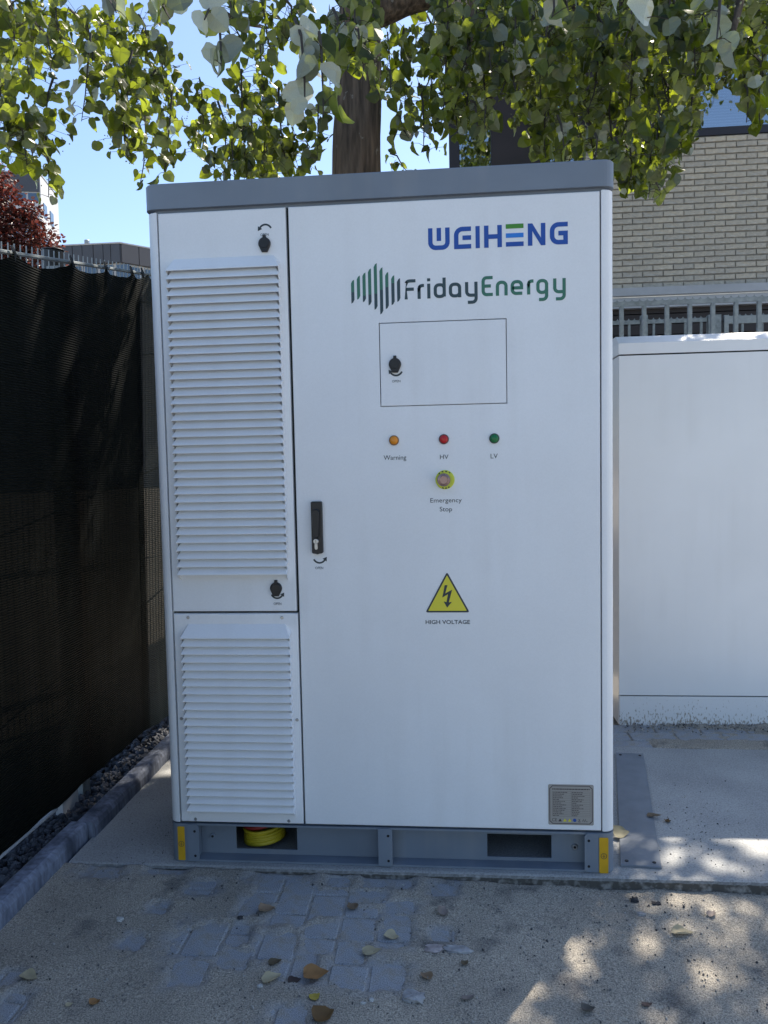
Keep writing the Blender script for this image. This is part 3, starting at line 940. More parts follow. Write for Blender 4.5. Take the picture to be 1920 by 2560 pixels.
# ledge, shadow board, dark lower cladding
m = MB(); m.box(0.25, BX1, YB - .12, YB + .28, 3.066, 3.150); m.box(0.25, BX1, YB - .10, YB + .28, 2.935, 3.0655); m.build('ledge', LEDGE, ob_)
m = MB(); m.box(0.26, BX1, YB + .02, YB + .28, 0, 2.65); m.build('base_wall', CLADBROWN, ob_)
for i, (z0, z1) in enumerate([(2.885, 2.934), (2.775, 2.876), (2.66, 2.766)]):
    m = MB(); m.box(0.26, BX1, YB - .02 + .01 * i, YB + .2, z0, z1); m.build('cladding_board', CLADBROWN, ob_)
# bricks one by one
bl, bh = 0.2075, 0.0515
COURSE = (4.752 - 3.163) / 25
def brick_shape(seed):
    r = random.Random(seed)
    m = MB()
    c = .004
    fr = []
    n = 6
    top = [(bl * i / n, bh - r.uniform(0, .005) * (1 if 0 < i < n else .6)) for i in range(n + 1)]
    bot = [(bl * i / n, r.uniform(0, .004)) for i in range(n + 1)]
    pts = bot + list(reversed(top))
    yy = [r.uniform(-.003, .003) for _ in pts]
    vs = [(x, -.008 + y, z) for (x, z), y in zip(pts, yy)] + [(x, .012, z) for x, z in pts]
    k = len(pts)
    fs = [tuple(range(k))] + [(i, k + i, k + (i + 1) % k, (i + 1) % k) for i in range(k)]
    fs = [tuple(range(k))] + [((i + 1) % k, i, k + i, k + (i + 1) % k) for i in range(k)]
    m.add(vs, fs)
    me = bpy.data.meshes.new('brick')
    me.from_pydata(m.v, [], m.f)
    me.materials.append(BRICK)
    return me, m
BS = [brick_shape(i) for i in range(10)]
rest = MB()
nb = 0
rb = random.Random(3)
for r in range(25):
    z = 3.163 + r * COURSE
    x = 2.3245 - 0.218 * 3 + (0.109 if r % 2 else 0.0) + 0.005
    k = 0
    while x < BX1 - .2:
        w = 1.0
        xx = x
        if xx < 1.706:
            w = (x + bl - 1.706) / bl; xx = 1.706
        if w > .15:
            me, mm = rb.choice(BS)
            dy = rb.uniform(-.003, .003); tilt = rb.uniform(-.006, .006)
            if 1.93 < x + bl and x < 3.72 and nb < 300:
                inst(me, 'brick', ob_, (xx, YB + dy, z), (0, tilt, 0), (w, 1, 1)); nb += 1
            else:
                rest.add([(xx + v[0] * w, YB + dy + v[1], z + v[2]) for v in mm.v], mm.f)
        x += 0.218
o = rest.build('brickwork', BRICK, ob_); o['kind'] = 'stuff'
# dark cladding column and band of windows
m = MB(); m.box(0.693, 1.118, YB - .02, YB + .31, 3.152, 5.87); m.build('dark_column', CLADBROWN, ob_)
m = MB(); m.box(1.704, 2.386, YB + .01, YB + .31, 4.753, 5.87); m.build('dark_panel', CLADBROWN, ob_)
for i in range(6):
    z0 = 5.875 + i * .0585
    m = MB(); m.box(BX0, BX1, YB - .05 - .0 * i, YB + .31, z0, z0 + .052); m.build('cladding_board', CLADBROWN, ob_)
m = MB(); m.box(BX0 - .05, BX1, YB - .25, YB + .4, 6.236, 6.46); m.build('fascia', FASCIA, ob_)
m = MB(); m.box(0.225, 0.336, YB - .03, YB + .31, 3.152, 5.87); m.build('corner_frame', FRAME, ob_)

def window(x0, x1, z0, z1, fl=.02, fr=.02, fb=.02, ft=.06, blind=None, yb=YB):
    fm = MB()
    fm.box(x0, x0 + fl, yb - .01, yb + .08, z0, z1); fm.box(x1 - fr, x1, yb - .01, yb + .08, z0, z1)
    fm.box(x0 + fl, x1 - fr, yb - .008, yb + .08, z0, z0 + fb); fm.box(x0 + fl, x1 - fr, yb - .008, yb + .08, z1 - ft, z1)
    w = fm.build('window', FRAME, ob_)
    p = MB(); p.box(x0 + fl + .001, x1 - fr - .001, yb + .03, yb + .036, z0 + fb + .001, z1 - ft - .001); p.build('pane', GLASS, w)
    if blind:
        b = MB()
        zz = blind[1]
        while zz > blind[0]:
            b.add([(x0 + fl + .003, yb + .10, zz - .012), (x1 - fr - .003, yb + .10, zz - .012), (x1 - fr - .003, yb + .128, zz + .006), (x0 + fl + .003, yb + .128, zz + .006)], [(0, 1, 2, 3)])
            zz -= .030
        b.build('blind', BLIND, w)
    r = MB(); r.box(x0, x1, yb + .30, yb + .31, z0, z1); r.build('reveal', ROOM, w)
window(0.3365, 0.6925, 3.3, 5.87, .004, .004)
window(1.1185, 1.704, 4.0, 5.87, .118, .050, .02, .06, (4.1, 5.75))
window(2.386, 5.2, 4.757, 5.87, .215, .06, .082, .06, (4.86, 5.70))
for i in range(4):
    m = MB(); m.box(2.392 + i * .05, 2.420 + i * .05, YB - .022, YB - .0105, 4.842, 5.80); m.build('frame_rib', FRAME, ob_)
window(5.25, 8.9, 4.757, 5.87, .06, .06, .082, .06, (4.86, 5.70))

# ================================================================== FAR BUILDINGS
YD = 45.0
far1 = thing('warehouse', (-20.3, YD, 0), 'low anthracite clad flat roofed building far behind the fence', 'building')
# plan: front face from (-34,45) to (-20.3,45); right face runs back from the corner
m = MB()
m.prism_z([(-40, YD), (-20.31, YD), (-9.5, YD + 12), (-14, YD + 26), (-40, YD + 26)], 14.10, 15.22)
m.build('parapet_core', FARCLAD, far1)
px = [-27.2, -26.3, -25.4, -24.45, -23.42, -22.78, -22.06, -21.42, -20.93, -20.33]
for a, b in zip(px, px[1:]):
    m = MB(); m.box(a + .02, b - .02, YD - .06 - .02 * random.random(), YD - .005, 14.11, 15.24); m.build('panel', FARCLAD, far1)
d = Vector((10.81, 12, 0)); L = d.length; d.normalize(); nrm = Vector((d.y, -d.x, 0))
for i in range(14):
    a = Vector((-20.31, YD, 0)) + d * (.05 + i * 1.15); b = a + d * 1.10
    m = MB(); m.prism_z([tuple((a + nrm * .005).xy), tuple((a + nrm * .07).xy), tuple((b + nrm * .07).xy), tuple((b + nrm * .005).xy)], 14.11, 15.24)
    m.build('panel', mat('brown_grey_panel', (0.085, 0.083, 0.088), .6) if i == 0 else bpy.data.materials['brown_grey_panel'], far1)
m = MB(); m.prism_z([(-40.2, YD - .12), (-20.28, YD - .12), (-9.3, YD + 12), (-13.9, YD + 26.2), (-40.2, YD + 26.2)], 15.242, 15.32); m.build('roof_edge', FASCIA, far1)
m = MB(); m.prism_z([(-39.8, YD + .2), (-20.4, YD + .2), (-9.9, YD + 12), (-14.2, YD + 25.8), (-39.8, YD + 25.8)], 0, 14.09); m.build('lower_wall', FARWHITE, far1)
for i in range(8):
    x = -28 + i * 1.05
    m = MB(); m.box(x, x + .8, YD + .12, YD + .19, 11.6, 14.0); m.build('window', FARGLASS, far1)
for i in range(9):
    a = Vector((-20.4, YD + .2, 0)) + d * (.35 + i * 1.25); b = a + d * .85
    m = MB(); m.prism_z([tuple((a + nrm * .0).xy), tuple((a + nrm * .06).xy), tuple((b + nrm * .06).xy), tuple((b + nrm * .0).xy)], 11.6, 13.95)
    m.build('window', FARGLASS, far1)
for x, y, h in ((-22.9, YD + .9, .52), (-19.4, YD + 4.5, .36)):
    m = MB()
    m.prism_z([(x + .10 * cos(i * pi / 4), y + .10 * sin(i * pi / 4)) for i in range(8)], 15.32, 15.32 + h * .55)
    m.prism_z([(x + .17 * cos(i * pi / 4), y + .17 * sin(i * pi / 4)) for i in range(8)], 15.32 + h * .55, 15.32 + h, .04)
    m.build('roof_vent', GALV, far1)
far2 = thing('apartment_block', (-36, 60, 0), 'tall white rendered block with dark top storey behind the red maple', 'building')
A_ = Vector((-33.45, 60, 0)); fd = Vector((-1, -.25, 0)).normalized(); sd = Vector((-.25, 1, 0)).normalized()
def obl(m, a0, a1, d0, d1, z0, z1):
    """box along the front (a) and depth (d) directions of the block"""
    p = [A_ + fd * a + sd * d for a, d in ((a1, d0), (a0, d0), (a0, d1), (a1, d1))]
    return m.prism_z([tuple(q.xy) for q in p], z0, z1)
obl(MB(), 0, 15, 0, 5.65, 0, 25.55).build('wall', FARWHITE, far2)
obl(MB(), 0.05, 15, -.12, -.005, 24.13, 25.60).build('dark_storey', FARCLAD, far2)
obl(MB(), -.05, 15.05, -.2, 5.7, 25.61, 25.70).build('roof_edge', FASCIA, far2)
for (a0, a1, z0, z1) in [(.15, .98, 23.35, 24.02), (1.15, 2.1, 23.35, 24.02), (2.3, 3.2, 23.35, 24.02), (.15, .98, 20.2, 21.6), (1.15, 2.1, 20.2, 21.6)]:
    obl(MB(), a0, a1, -.05, -.005, z0, z1).build('window', FARGLASS, far2)
for d0 in (.55, 2.6):
    for z in (20.2, 22.95):
        q = MB(); p = [A_ + sd * d0, A_ + sd * (d0 + 1.0)]; nn = -fd
        q.prism_z([tuple((p[0] + nn * .005).xy), tuple((p[0] + nn * .06).xy), tuple((p[1] + nn * .06).xy), tuple((p[1] + nn * .005).xy)], z - .62, z + .5)
        q.build('window', FARGLASS, far2)

# ================================================================== MESH FENCE WITH SHADE CLOTH, LEFT
def fx(y, z):            # the fence leans in a little towards its far end
    return -1.2 + 0.045 * min(1.7, max(0, y)) * max(0, z) / 2.1
def fz(y):               # its top rises with the ground behind
    return 2.004 + 0.167 * min(y, 1.7)
fence = thing('mesh_fence', (-1.2, 0.3, 0), 'grey welded wire fence carrying dark shade cloth on the left', 'fence')
YF0, YF1 = -1.6, 6.3
for dz in (0.0, -0.125, -0.36, -0.9, -1.5):
    m = MB()
    n = 24
    pp = [(YF0 + (YF1 - YF0) * i / n) for i in range(n + 1)]
    m.tube([(fx(y, fz(y) + dz) - (0.0 if dz > -.2 else .02), y, fz(y) + dz) for y in pp], .0075 if dz == 0 else .004, 6)
    m.build('rail', GALV_L, fence)
i = 0
y = YF0
while y < YF1:
    m = MB()
    m.tube([(fx(y, 2) - .004, y, fz(y) + .032), (fx(y, 1) - .024, y, 1.0), (fx(y, 0) - .024, y, 0.12)], .0023, 5)
    m.build('wire', GALV_L, fence)
    y += 0.034 if y > -.25 and y < 1.5 else .05
for y in (-1.5, 0.44, 2.4, 4.4, 6.25):
    m = MB(); m.box(fx(y, 1) - .055, fx(y, 1) - .010, y - .03, y + .03, 0, fz(y) - .02); m.build('post', GALV, fence)
m = MB(); m.box(-1.215, -1.188, 0.235, 0.35, 0.0, 0.135); m.build('post_foot', FASCIA, fence)
m = MB(); m.tube([(-1.193, -0.6, 0.118), (-1.193, -0.02, 0.116), (-1.193, 0.20, 0.112)], .007, 8); m.build('bottom_rail', FASCIA, fence)

def cloth(y0, y1, ties, label, ripple, seed, m_=None, back=0.0):
    nyc, nz = int((y1 - y0) / .018), 60
    m = MB()
    vs = []
    for i in range(nyc + 1):
        y = y0 + (y1 - y0) * i / nyc
        # the hem hangs in shallow swags between the ties
        dd = min(abs(y - t) for t in ties)
        top = fz(y) - 0.027 + 0.030 * math.exp(-dd / .018) - 0.006 * min(1, dd / .12) + .004 * fbm(y * 7, 3, seed)
        for j in range(nz + 1):
            t = j / nz
            z = 0.125 + 0.012 * fbm(y * 6, seed, 0) + (top - 0.125) * t
            fold = ripple * (sin(y * 38 + 3 * fbm(y * 3, z * .7, seed) + z * 1.6) * .5 + fbm(y * 9, z * 1.1, seed + 2)) * (0.35 + 0.65 * (1 - abs(2 * t - 1)))
            pull = .006 * math.exp(-dd / .05) * max(0, t - .8) * 5
            rp = min(1.0, max(0.0, (y - y0) / .22))
            vs.append((fx(y, z) + .012 + rp * (abs(ripple) * 1.3 + fold) + pull - back, y, z))
    m.v = vs
    m.f = [(i * (nz + 1) + j, (i + 1) * (nz + 1) + j, (i + 1) * (nz + 1) + j + 1, i * (nz + 1) + j + 1) for i in range(nyc) for j in range(nz)]
    root = thing('shade_cloth', (-1.19, (y0 + y1) / 2, 0), label, 'shade cloth', 'shade cloths tied to the wire fence')
    m.build('fabric', m_ or CLOTH, root, smooth=True)
    for t in ties:
        k = MB()
        k.tube([(fx(t, 2) + .012, t, fz(t) + .022), (fx(t, 2) + .018, t + .004, fz(t) - .002), (fx(t, 2) + .016, t + .002, fz(t) - .035), (fx(t, 2) + .012, t, fz(t) - .075)], [.004, .007, .004, .005], 6)
        k.build('tie', BLACK, root)
    return root
cloth(-1.6, 1.005, [-1.3, -.9, -.5, -.2, .085, .44, .70, .93], 'wide flat stretch of dark shade cloth nearest the camera', .0025, 1.0)
cloth(0.955, 6.3, [1.04, 1.3, 1.6, 2.0, 2.4, 3.0, 3.6, 4.2, 4.8, 5.4, 6.0], 'creased end of dark shade cloth beside the lettered cabinet', .030, 5.0, CLOTH_SUNLIT, -.004)

bp_ = thing('black_pipe', (-2.03, 1.96, 0), 'thick black round pipe standing up behind the wire fence', 'pipe')
m = MB(); m.prism_z([(-2.035 + .062 * cos(i * pi / 14), 1.96 + .062 * sin(i * pi / 14)) for i in range(28)], 0, 2.556, .003); m.build('shaft', PIPE, bp_, smooth=False)
m = MB(); m.prism_z([(-2.035 + .065 * cos(i * pi / 14), 1.96 + .065 * sin(i * pi / 14)) for i in range(28)], 2.557, 2.563, .002); m.build('cap', PIPE, bp_)

# ================================================================== THE LETTERED CABINET
cab = thing('battery_cabinet', (0, 0.45, SLAB), 'big white steel cabinet with grey lid, louvred left side and green and blue lettering', 'cabinet')
CD = 0.93
XL, XR, ZB, ZT = -0.6995, 0.7035, 0.172, 2.092
m = MB(); m.box(-.664, .6655, .020, .05, ZB, ZT); m.build('door_seal', GASKET, cab)
m = MB(); m.box(XL + .001, XR - .001, .062, CD, ZB, ZT + .004); m.build('body', WHITE, cab)
def post_plan(x_in, x_out):
    s = 1 if x_out > x_in else -1
    r = .030
    p = [(x_in, .0), (x_out - s * r, .0)]
    p += [(x_out - s * r + s * r * sin(a), r - r * cos(a)) for a in [radians(k * 15) for k in range(1, 7)]]
    p += [(x_out, .060), (x_in, .060)]
    return p if s > 0 else list(reversed(p))
for xi, xo in ((-.6655, XL), (.6665, XR)):
    m = MB(); m.prism_z(post_plan(xi, xo), ZB + .002, ZT, .002)
    m.build('corner_post', WHITE, cab)
# lid
def rrect(x0, x1, y0, y1, r, n=6):
    p = []
    for cx, cy, a0 in ((x1 - r, y0 + r, -90), (x1 - r, y1 - r, 0), (x0 + r, y1 - r, 90), (x0 + r, y0 + r, 180)):
        p += [(cx + r * cos(radians(a0 + 90 * i / n)), cy + r * sin(radians(a0 + 90 * i / n))) for i in range(n + 1)]
    return p
m = MB(); m.prism_z(rrect(-.7045, .7065, -.004, CD + .008, .032), 2.1005, 2.176, .004)
m.prism_z(rrect(-.69, .692, .012, CD - .01, .03), 2.090, 2.1004)
m.build('lid', GREY, cab)

# base frame: corner blocks, web with two openings, flanges, brackets
zb0, zb1 = SLAB + .001, .168
for xi, xo in ((-.612, XL - .0005), (.619, XR + .0005)):
    m = MB(); m.prism_z(post_plan(xi, xo), zb0, zb1); m.build('base_corner', GREY, cab)
YW = .046
m = MB()
oL, oR = (-.496, -.294, .066, .141), (.3173, .5176, .061, .136)
m.box(-.6115, oL[0], YW, YW + .006, zb0 + .007, zb1)
m.box(oL[0], oL[1], YW, YW + .006, zb0 + .007, oL[2]); m.box(oL[0], oL[1], YW, YW + .006, oL[3], zb1)
m.box(oL[1], oR[0], YW, YW + .006, zb0 + .007, zb1)
m.box(oR[0], oR[1], YW, YW + .006, zb0 + .007, oR[2]); m.box(oR[0], oR[1], YW, YW + .006, oR[3], zb1)
m.box(oR[1], .6185, YW, YW + .006, zb0 + .007, zb1)
m.build('base_web', GREY, cab)
m = MB(); m.box(-.6115, .6185, .002, YW + .02, zb0, zb0 + .0065); m.build('base_flange', GREY, cab)
m = MB(); m.box(-.6115, .6185, .002, YW + .02, zb1 - .006, zb1 + .0005); m.build('base_flange', GREY, cab)
m = MB(); m.box(-.69, .694, CD - .03, CD, zb0, zb1); m.box(-.69, -.68, .07, CD - .031, zb0, zb1); m.box(.684, .694, .07, CD - .031, zb0, zb1); m.build('base_back', GREY, cab)
for (x0, x1, side) in ((-.6425, -.6045, 1), (-.0252, .0197, 1), (.6115, .6535, -1)):
    c = .007
    if side > 0: pts = [(x0, zb0 + .002), (x1 - c, zb0 + .002), (x1, zb0 + .009), (x1, zb1 - .009), (x1 - c, zb1 - .001), (x0, zb1 - .001)]
    else: pts = [(x0 + c, zb0 + .002), (x1, zb0 + .002), (x1, zb1 - .001), (x0 + c, zb1 - .001), (x0, zb1 - .009), (x0, zb0 + .009)]
    m = MB(); m.prism_y(pts, -.0035, -.0002, .0008)
    if x0 > -.1 and x1 < .1: m.box(x0 + .001, x0 + .005, .0, YW, zb0 + .007, zb1 - .007)
    b = m.build('bracket', GREY, cab)
    xh = x1 - .013 if side > 0 else x0 + .013
    for zh in (.145, .064):
        h = MB(); h.disc_y(xh, zh, .0042, -.0041, -.0034, 12); h.build('bolt_hole', HOLE, b)
for x, z in ((-.5735, .108), (.589, .101)):
    m = MB(); m.disc_y(x, z, .0095, YW - .006, YW - .0005, 16, .002); b = m.build('earth_bolt', STEEL if x > 0 else GREY, cab)
    h = MB(); h.disc_y(x, z, .0042, YW - .0068, YW - .0061, 10); h.build('socket', HOLE, b)
for x0, x1, z0, z1 in ((-.6745, -.6515, .0475, .159), (.656, .6835, .0425, .1545)):
    m = MB()
    # follows the face of the corner block
    m.prism_y([(x0 + .002, z0), (x1 - .002, z0), (x1, z0 + .002), (x1, z1 - .002), (x1 - .002, z1), (x0 + .002, z1), (x0, z1 - .002), (x0, z0 + .002)], -.0022, -.0004, .0003)
    s = m.build('earth_sticker', AMBER_TAPE, cab)
    cx, cz = (x0 + x1) / 2, z0 + .0545
    g = MB()
    g.stroke([(cx + .0085 * cos(i * pi / 12), cz + .0085 * sin(i * pi / 12)) for i in range(24)], .0014, -.0026, True)
    g.stroke([(cx, cz + .0062), (cx, cz - .001)], .0013, -.0026)
    for w, dz in ((.0085, -.0005), (.0055, -.0028), (.0025, -.005)):
        g.stroke([(cx - w / 2, cz + dz), (cx + w / 2, cz + dz)], .0012, -.0026)
    g.build('earth_symbol', PRINT_DARK, s)

def panel(x0, x1, z0, z1, yf, yb, hole=None, ch=.0025):
    m = MB()
    i0, i1, k0, k1 = x0 + ch, x1 - ch, z0 + ch, z1 - ch
    O = [(i0, k0), (i1, k0), (i1, k1), (i0, k1)]
    S = [(x0, z0), (x1, z0), (x1, z1), (x0, z1)]
    vs = [(x, yf, z) for x, z in O] + [(x, yf + ch, z) for x, z in S] + [(x, yb, z) for x, z in S]
    fs = []
    for k in range(2):
        fs += [(k * 4 + (i + 1) % 4, k * 4 + i, k * 4 + 4 + i, k * 4 + 4 + (i + 1) % 4) for i in range(4)]
    fs.append((11, 10, 9, 8))
    if hole:
        h0, h1, l0, l1 = hole
        H = [(h0, l0), (h1, l0), (h1, l1), (h0, l1)]
        vs += [(x, yf, z) for x, z in H] + [(x, yb, z) for x, z in H]
        fs += [(i, (i + 1) % 4, 12 + (i + 1) % 4, 12 + i) for i in range(4)]
        fs += [(12 + i, 12 + (i + 1) % 4, 16 + (i + 1) % 4, 16 + i) for i in range(4)]
    else:
        fs.append((0, 1, 2, 3))
    return m.add(vs, fs)

# louvres: hooded slats with mitred ends
D_L = .029
def slat_mesh(xl, xr, inset, drop, cheek):
    m = MB()
    # z=0 is the lip
    A = (xl + inset, 0.0, drop); B = (xr - inset, 0.0, drop)
    C = (xl, -D_L, 0.0); Dd = (xr, -D_L, 0.0)
    E = (xl, -D_L, -.0022); F = (xr, -D_L, -.0022)
    G = (xl + .003, 0, -cheek); H = (xr - .003, 0, -cheek)
    A2 = (xl + inset, 0.0, drop - .003); B2 = (xr - inset, 0.0, drop - .003)
    T = (xl - .001, 0.0, drop * .35); U = (xr + .001, 0.0, drop * .35)
    m.add([A, B, C, Dd, E, F, G, H, A2, B2, T, U],
          [(2, 3, 1, 0), (4, 5, 3, 2), (8, 9, 5, 4), (2, 0, 10), (3, 11, 1), (4, 2, 10, 6), (3, 5, 7, 11)])
    return m
up = panel(-.6615, -.2655, .8585, 2.0885, 0, .0195).build('louvred_door', WHITE, cab)
lo = panel(-.6610, -.2625, .1755, .8510, 0, .0195).build('vent_panel', WHITE, cab)
def lip(zp): return 1.317 + (zp - 1.317) / 1.0126
sm_ = None
for k in range(38):
    z = lip(1.918 - k * (1.918 - .9757) / 37)
    if sm_ is None:
        q = slat_mesh(-.6335, -.2865, .019, .0385, .023)
        q.v = [(v[0], v[1], v[2] + z) for v in q.v]
        sm_ = q.build('slat', WHITE, up); z_first = z
    else:
        inst(sm_, 'slat', up, (0, .45, SLAB + z - z_first))
for k in range(23):
    z = lip(.773 - k * (.773 - .2107) / 22)
    inst(sm_, 'slat', lo, (0.002, .45, SLAB + z - z_first))
m = MB(); m.box(-.635, -.286, -.0012, -.0002, .178, .206); m.build('lower_flange', WHITE, lo)
def screw(x, z, parent, r=.0052):
    m = MB(); m.disc_y(x, z, r, -.0030, -.0003 if z > .25 else -.0013, 14, .0012); 
    return m.build('screw', STEEL, parent)
for x, z in ((-.613, .8395), (-.3115, .8385), (-.6475, .5134), (-.2732, .5133), (-.6134, .1845), (-.3088, .1852)):
    screw(x, z, lo)

md = panel(-.2565, .6625, .1755, 2.0885, 0, .0195, hole=(.0105, .3912, 1.4830, 1.7345)).build('main_door', WHITE, cab)
m = panel(.0130, .3887, 1.4855, 1.7320, .0003, .0195, ch=.0012)
m.build('hatch', WHITE, md)
m = MB(); m.box(.006, .396, .0196, .0199, 1.478, 1.739); m.build('hatch_seal', GASKET, md)

def curved_arrow(name, parent, cx, cz, r, a0, a1, w, head):
    """printed arc from a0 to a1 with an arrow head at a1"""
    m = MB()
    y = -.0007
    m.stroke(arc(cx, cz, r, a0, a1, 12), w, y)
    s = 1 if a1 > a0 else -1
    t = radians(a1)
    p = Vector((cx + r * cos(t), cz + r * sin(t)))
    tan = Vector((-sin(t), cos(t))) * s
    nn = Vector((cos(t), sin(t)))
    tri = [p + nn * head * .62, p - nn * head * .62, p + tan * head]
    vs = [(q.x, y, q.y) for q in tri]
    a, b, c = vs
    if ((b[0] - a[0]) * (c[2] - a[2]) - (b[2] - a[2]) * (c[0] - a[0])) < 0: vs = [a, c, b]
    m.add(vs, [(0, 1, 2)])
    return m.build(name, PRINT_DARK, parent)

def latch(cx, cz, label=None):
    pts = arc(cx, cz, .0185, 148, 205, 5) + arc(cx, cz, .0185, -25, 32, 5)
    k = []
    k += [(cx - .0085, cz - .0250), (cx + .0085, cz - .0250)]
    k += arc(cx, cz, .0185, -28, 74, 12)
    k += [(cx + .0042, cz + .0255), (cx - .0042, cz + .0255)]
    k += arc(cx, cz, .0185, 106, 208, 12)
    m = MB(); m.prism_y(k, -.0095, .0 - .0003, .0025)
    b = m.build('latch', BLACK, cab)
    c = MB(); c.disc_y(cx, cz, .0145, -.0118, -.0096, 20, .001); c.build('cover', BLACK, b)
    return b
latch(-.3312, 1.9828); latch(.0572, 1.6093); latch(-.3272, .9315)
curved_arrow('arrow_mark', up, -.3280, 2.0205, .0195, 25, 145, .0052, .0125)
text_obj('OPEN', -.3435, -.3180, 2.0068, 2.0142, -.0007, 'lettering', PRINT_DARK, up)
curved_arrow('arrow_mark', md, .0600, 1.5955, .0195, -25, -145, .0052, .0115)
text_obj('OPEN', .0473, .0727, 1.5555, 1.5628, -.0004, 'lettering', PRINT_DARK, md)
curved_arrow('arrow_mark', up, -.3252, .9190, .0195, 205, 325, .0052, .0115)
text_obj('OPEN', -.3371, -.3125, .8785, .8862, -.0007, 'lettering', PRINT_DARK, up)
curved_arrow('arrow_mark', md, -.1885, 1.0290, .0195, 205, 325, .0052, .0125)
text_obj('OPEN', -.2026, -.1776, .9898, .9975, -.0007, 'lettering', PRINT_DARK, md)

# swing handle
x0, x1, z0, z1 = -.2091, -.1749, 1.0394, 1.2000
cx = (x0 + x1) / 2
m = MB()
m.prism_y([(x0 + .003, z0 + .001), (cx - .006, z0), (cx, z0 - .002), (cx + .006, z0), (x1 - .003, z0 + .001), (x1, z0 + .004), (x1, z1 - .003), (x1 - .003, z1), (x0 + .003, z1), (x0, z1 - .003), (x0, z0 + .004)], -.016, -.0003, .0025)
hd = m.build('door_handle', BLACK, cab)
m = MB()
k = arc(cx - .001, 1.166, .0115, 0, 180, 10) + [(cx - .0125, 1.150), (cx - .0095, 1.096)] + arc(cx - .001, 1.0955, .0078, 185, 355, 8) + [(cx + .0100, 1.150)]
k = list(k)
m.prism_y(k[::1], -.026, -.0165, .003); m.build('lever', BLACK, hd)
m = MB(); m.disc_y(cx - .003, 1.0782, .0082, -.0215, -.0163, 20, .0012); 
m.prism_y([(cx - .0075, 1.056), (cx - .005, 1.0525), (cx + 0, 1.0525), (cx + .0022, 1.056), (cx + .0022, 1.071), (cx - .0075, 1.071)], -.0205, -.0163, .001); m.build('lock_cylinder', STEEL, hd)
m = MB(); m.box(cx - .0036, cx - .0024, -.0219, -.0216, 1.0745, 1.082); m.build('keyhole', HOLE, hd)

# indicator lamps
BEZ = mat('dark_bezel', (0.05, 0.045, 0.045), .35, metal=.6)
for x, z, lm, bz, lab in ((.0497, 1.3813, AMBER_L, mat('brass_bezel', (0.20, 0.09, 0.02), .3), 'amber indicator lamp'), (.2004, 1.3814, RED_L, mat('plum_bezel', (0.09, 0.025, 0.03), .3), 'red indicator lamp'), (.3510, 1.3801, GREEN_L, mat('bottle_green_bezel', (0.004, 0.045, 0.025), .3), 'green indicator lamp')):
    m = MB(); m.disc_y(x, z, .0152, -.006, -.0003, 28, .002); b = m.build('indicator_lamp', bz, cab); b['label'] = lab
    q = MB()
    n = 24; rings = [(.0122, -.0061), (.0115, -.0085), (.0088, -.0106), (.0048, -.0118)]
    vs = [(x + r * cos(2 * pi * i / n), y, z + r * sin(2 * pi * i / n)) for r, y in rings for i in range(n)] + [(x, -.0121, z)]
    fs = [(k * n + i, k * n + (i + 1) % n, k * n + n + (i + 1) % n, k * n + n + i) for k in range(3) for i in range(n)] + [(3 * n + i, 3 * n + (i + 1) % n, 4 * n) for i in range(n)]
    q.add(vs, fs); q.build('lens', lm, b, smooth=True)
for body, a, b_, c_, d_ in (('Warning', .0170, .0860, 1.3180, 1.3365), ('HV', .1879, .2135, 1.3216, 1.3349), ('LV', .3397, .3609, 1.3206, 1.3347), ('Emergency', .1567, .2515, 1.1862, 1.2038), ('Stop', .1848, .2221, 1.1590, 1.1772)):
    text_obj(body, a, b_, c_, d_, -.0007, 'lettering', PRINT_DARK, md)
# emergency stop
ex_, ez = .2020, 1.2594
m = MB(); m.disc_y(ex_, ez, .0290, -.004, -.0003, 32, .0015); es = m.build('emergency_stop', ESTOP_YEL, cab); es['label'] = 'round emergency stop button on lime yellow collar'
m = MB()
n = 28; rings = [(.0165, -.0041), (.0165, -.012), (.0195, -.0125), (.0198, -.024), (.0175, -.0285), (.0125, -.0300), (.0118, -.0285), (.0095, -.0285)]
bx = ex_ - .0035
vs = [(bx + r * cos(2 * pi * i / n), y, ez + r * sin(2 * pi * i / n)) for r, y in rings for i in range(n)]
fs = [(k * n + i, k * n + (i + 1) % n, k * n + n + (i + 1) % n, k * n + n + i) for k in range(len(rings) - 1) for i in range(n)] + [tuple(range((len(rings) - 1) * n, len(rings) * n))]
m.add(vs, fs); m.build('button', PINKSTEEL, es, smooth=False)
m = MB()
for a0 in (50, 75, 100, 125, 250, 270, 290):
    m.stroke(arc(ex_, ez, .0255, a0, a0 + 12, 3), .0035, -.0043)
m.build('collar_print', PRINT_DARK, es)

# ---- company lettering, first line (blue, with one three-coloured letter)
Yp = -.0008
lg = thing('word_mark', (0, 0.45, SLAB)); lg.parent = cab; lg.location = (0, 0, 0)
b = MB(); t = .0131; h = t / 2
zt, zb_ = 2.0052, 1.9412
# W: a U with a hanging middle bar
b.stroke([(.1631 + h, zt), (.1631 + h, zb_ + .021)] + arc(.1631 + h + .0155, zb_ + h + .0155, .0155, 180, 270, 6)[1:] + [(.2268 - h - .0155, zb_ + h)] + arc(.2268 - h - .0155, zb_ + h + .0155, .0155, 270, 360, 6)[1:] + [(.2268 - h, zt)], t, Yp)
b.stroke([(.195, zt), (.195, zb_ + .026)], t, Yp)
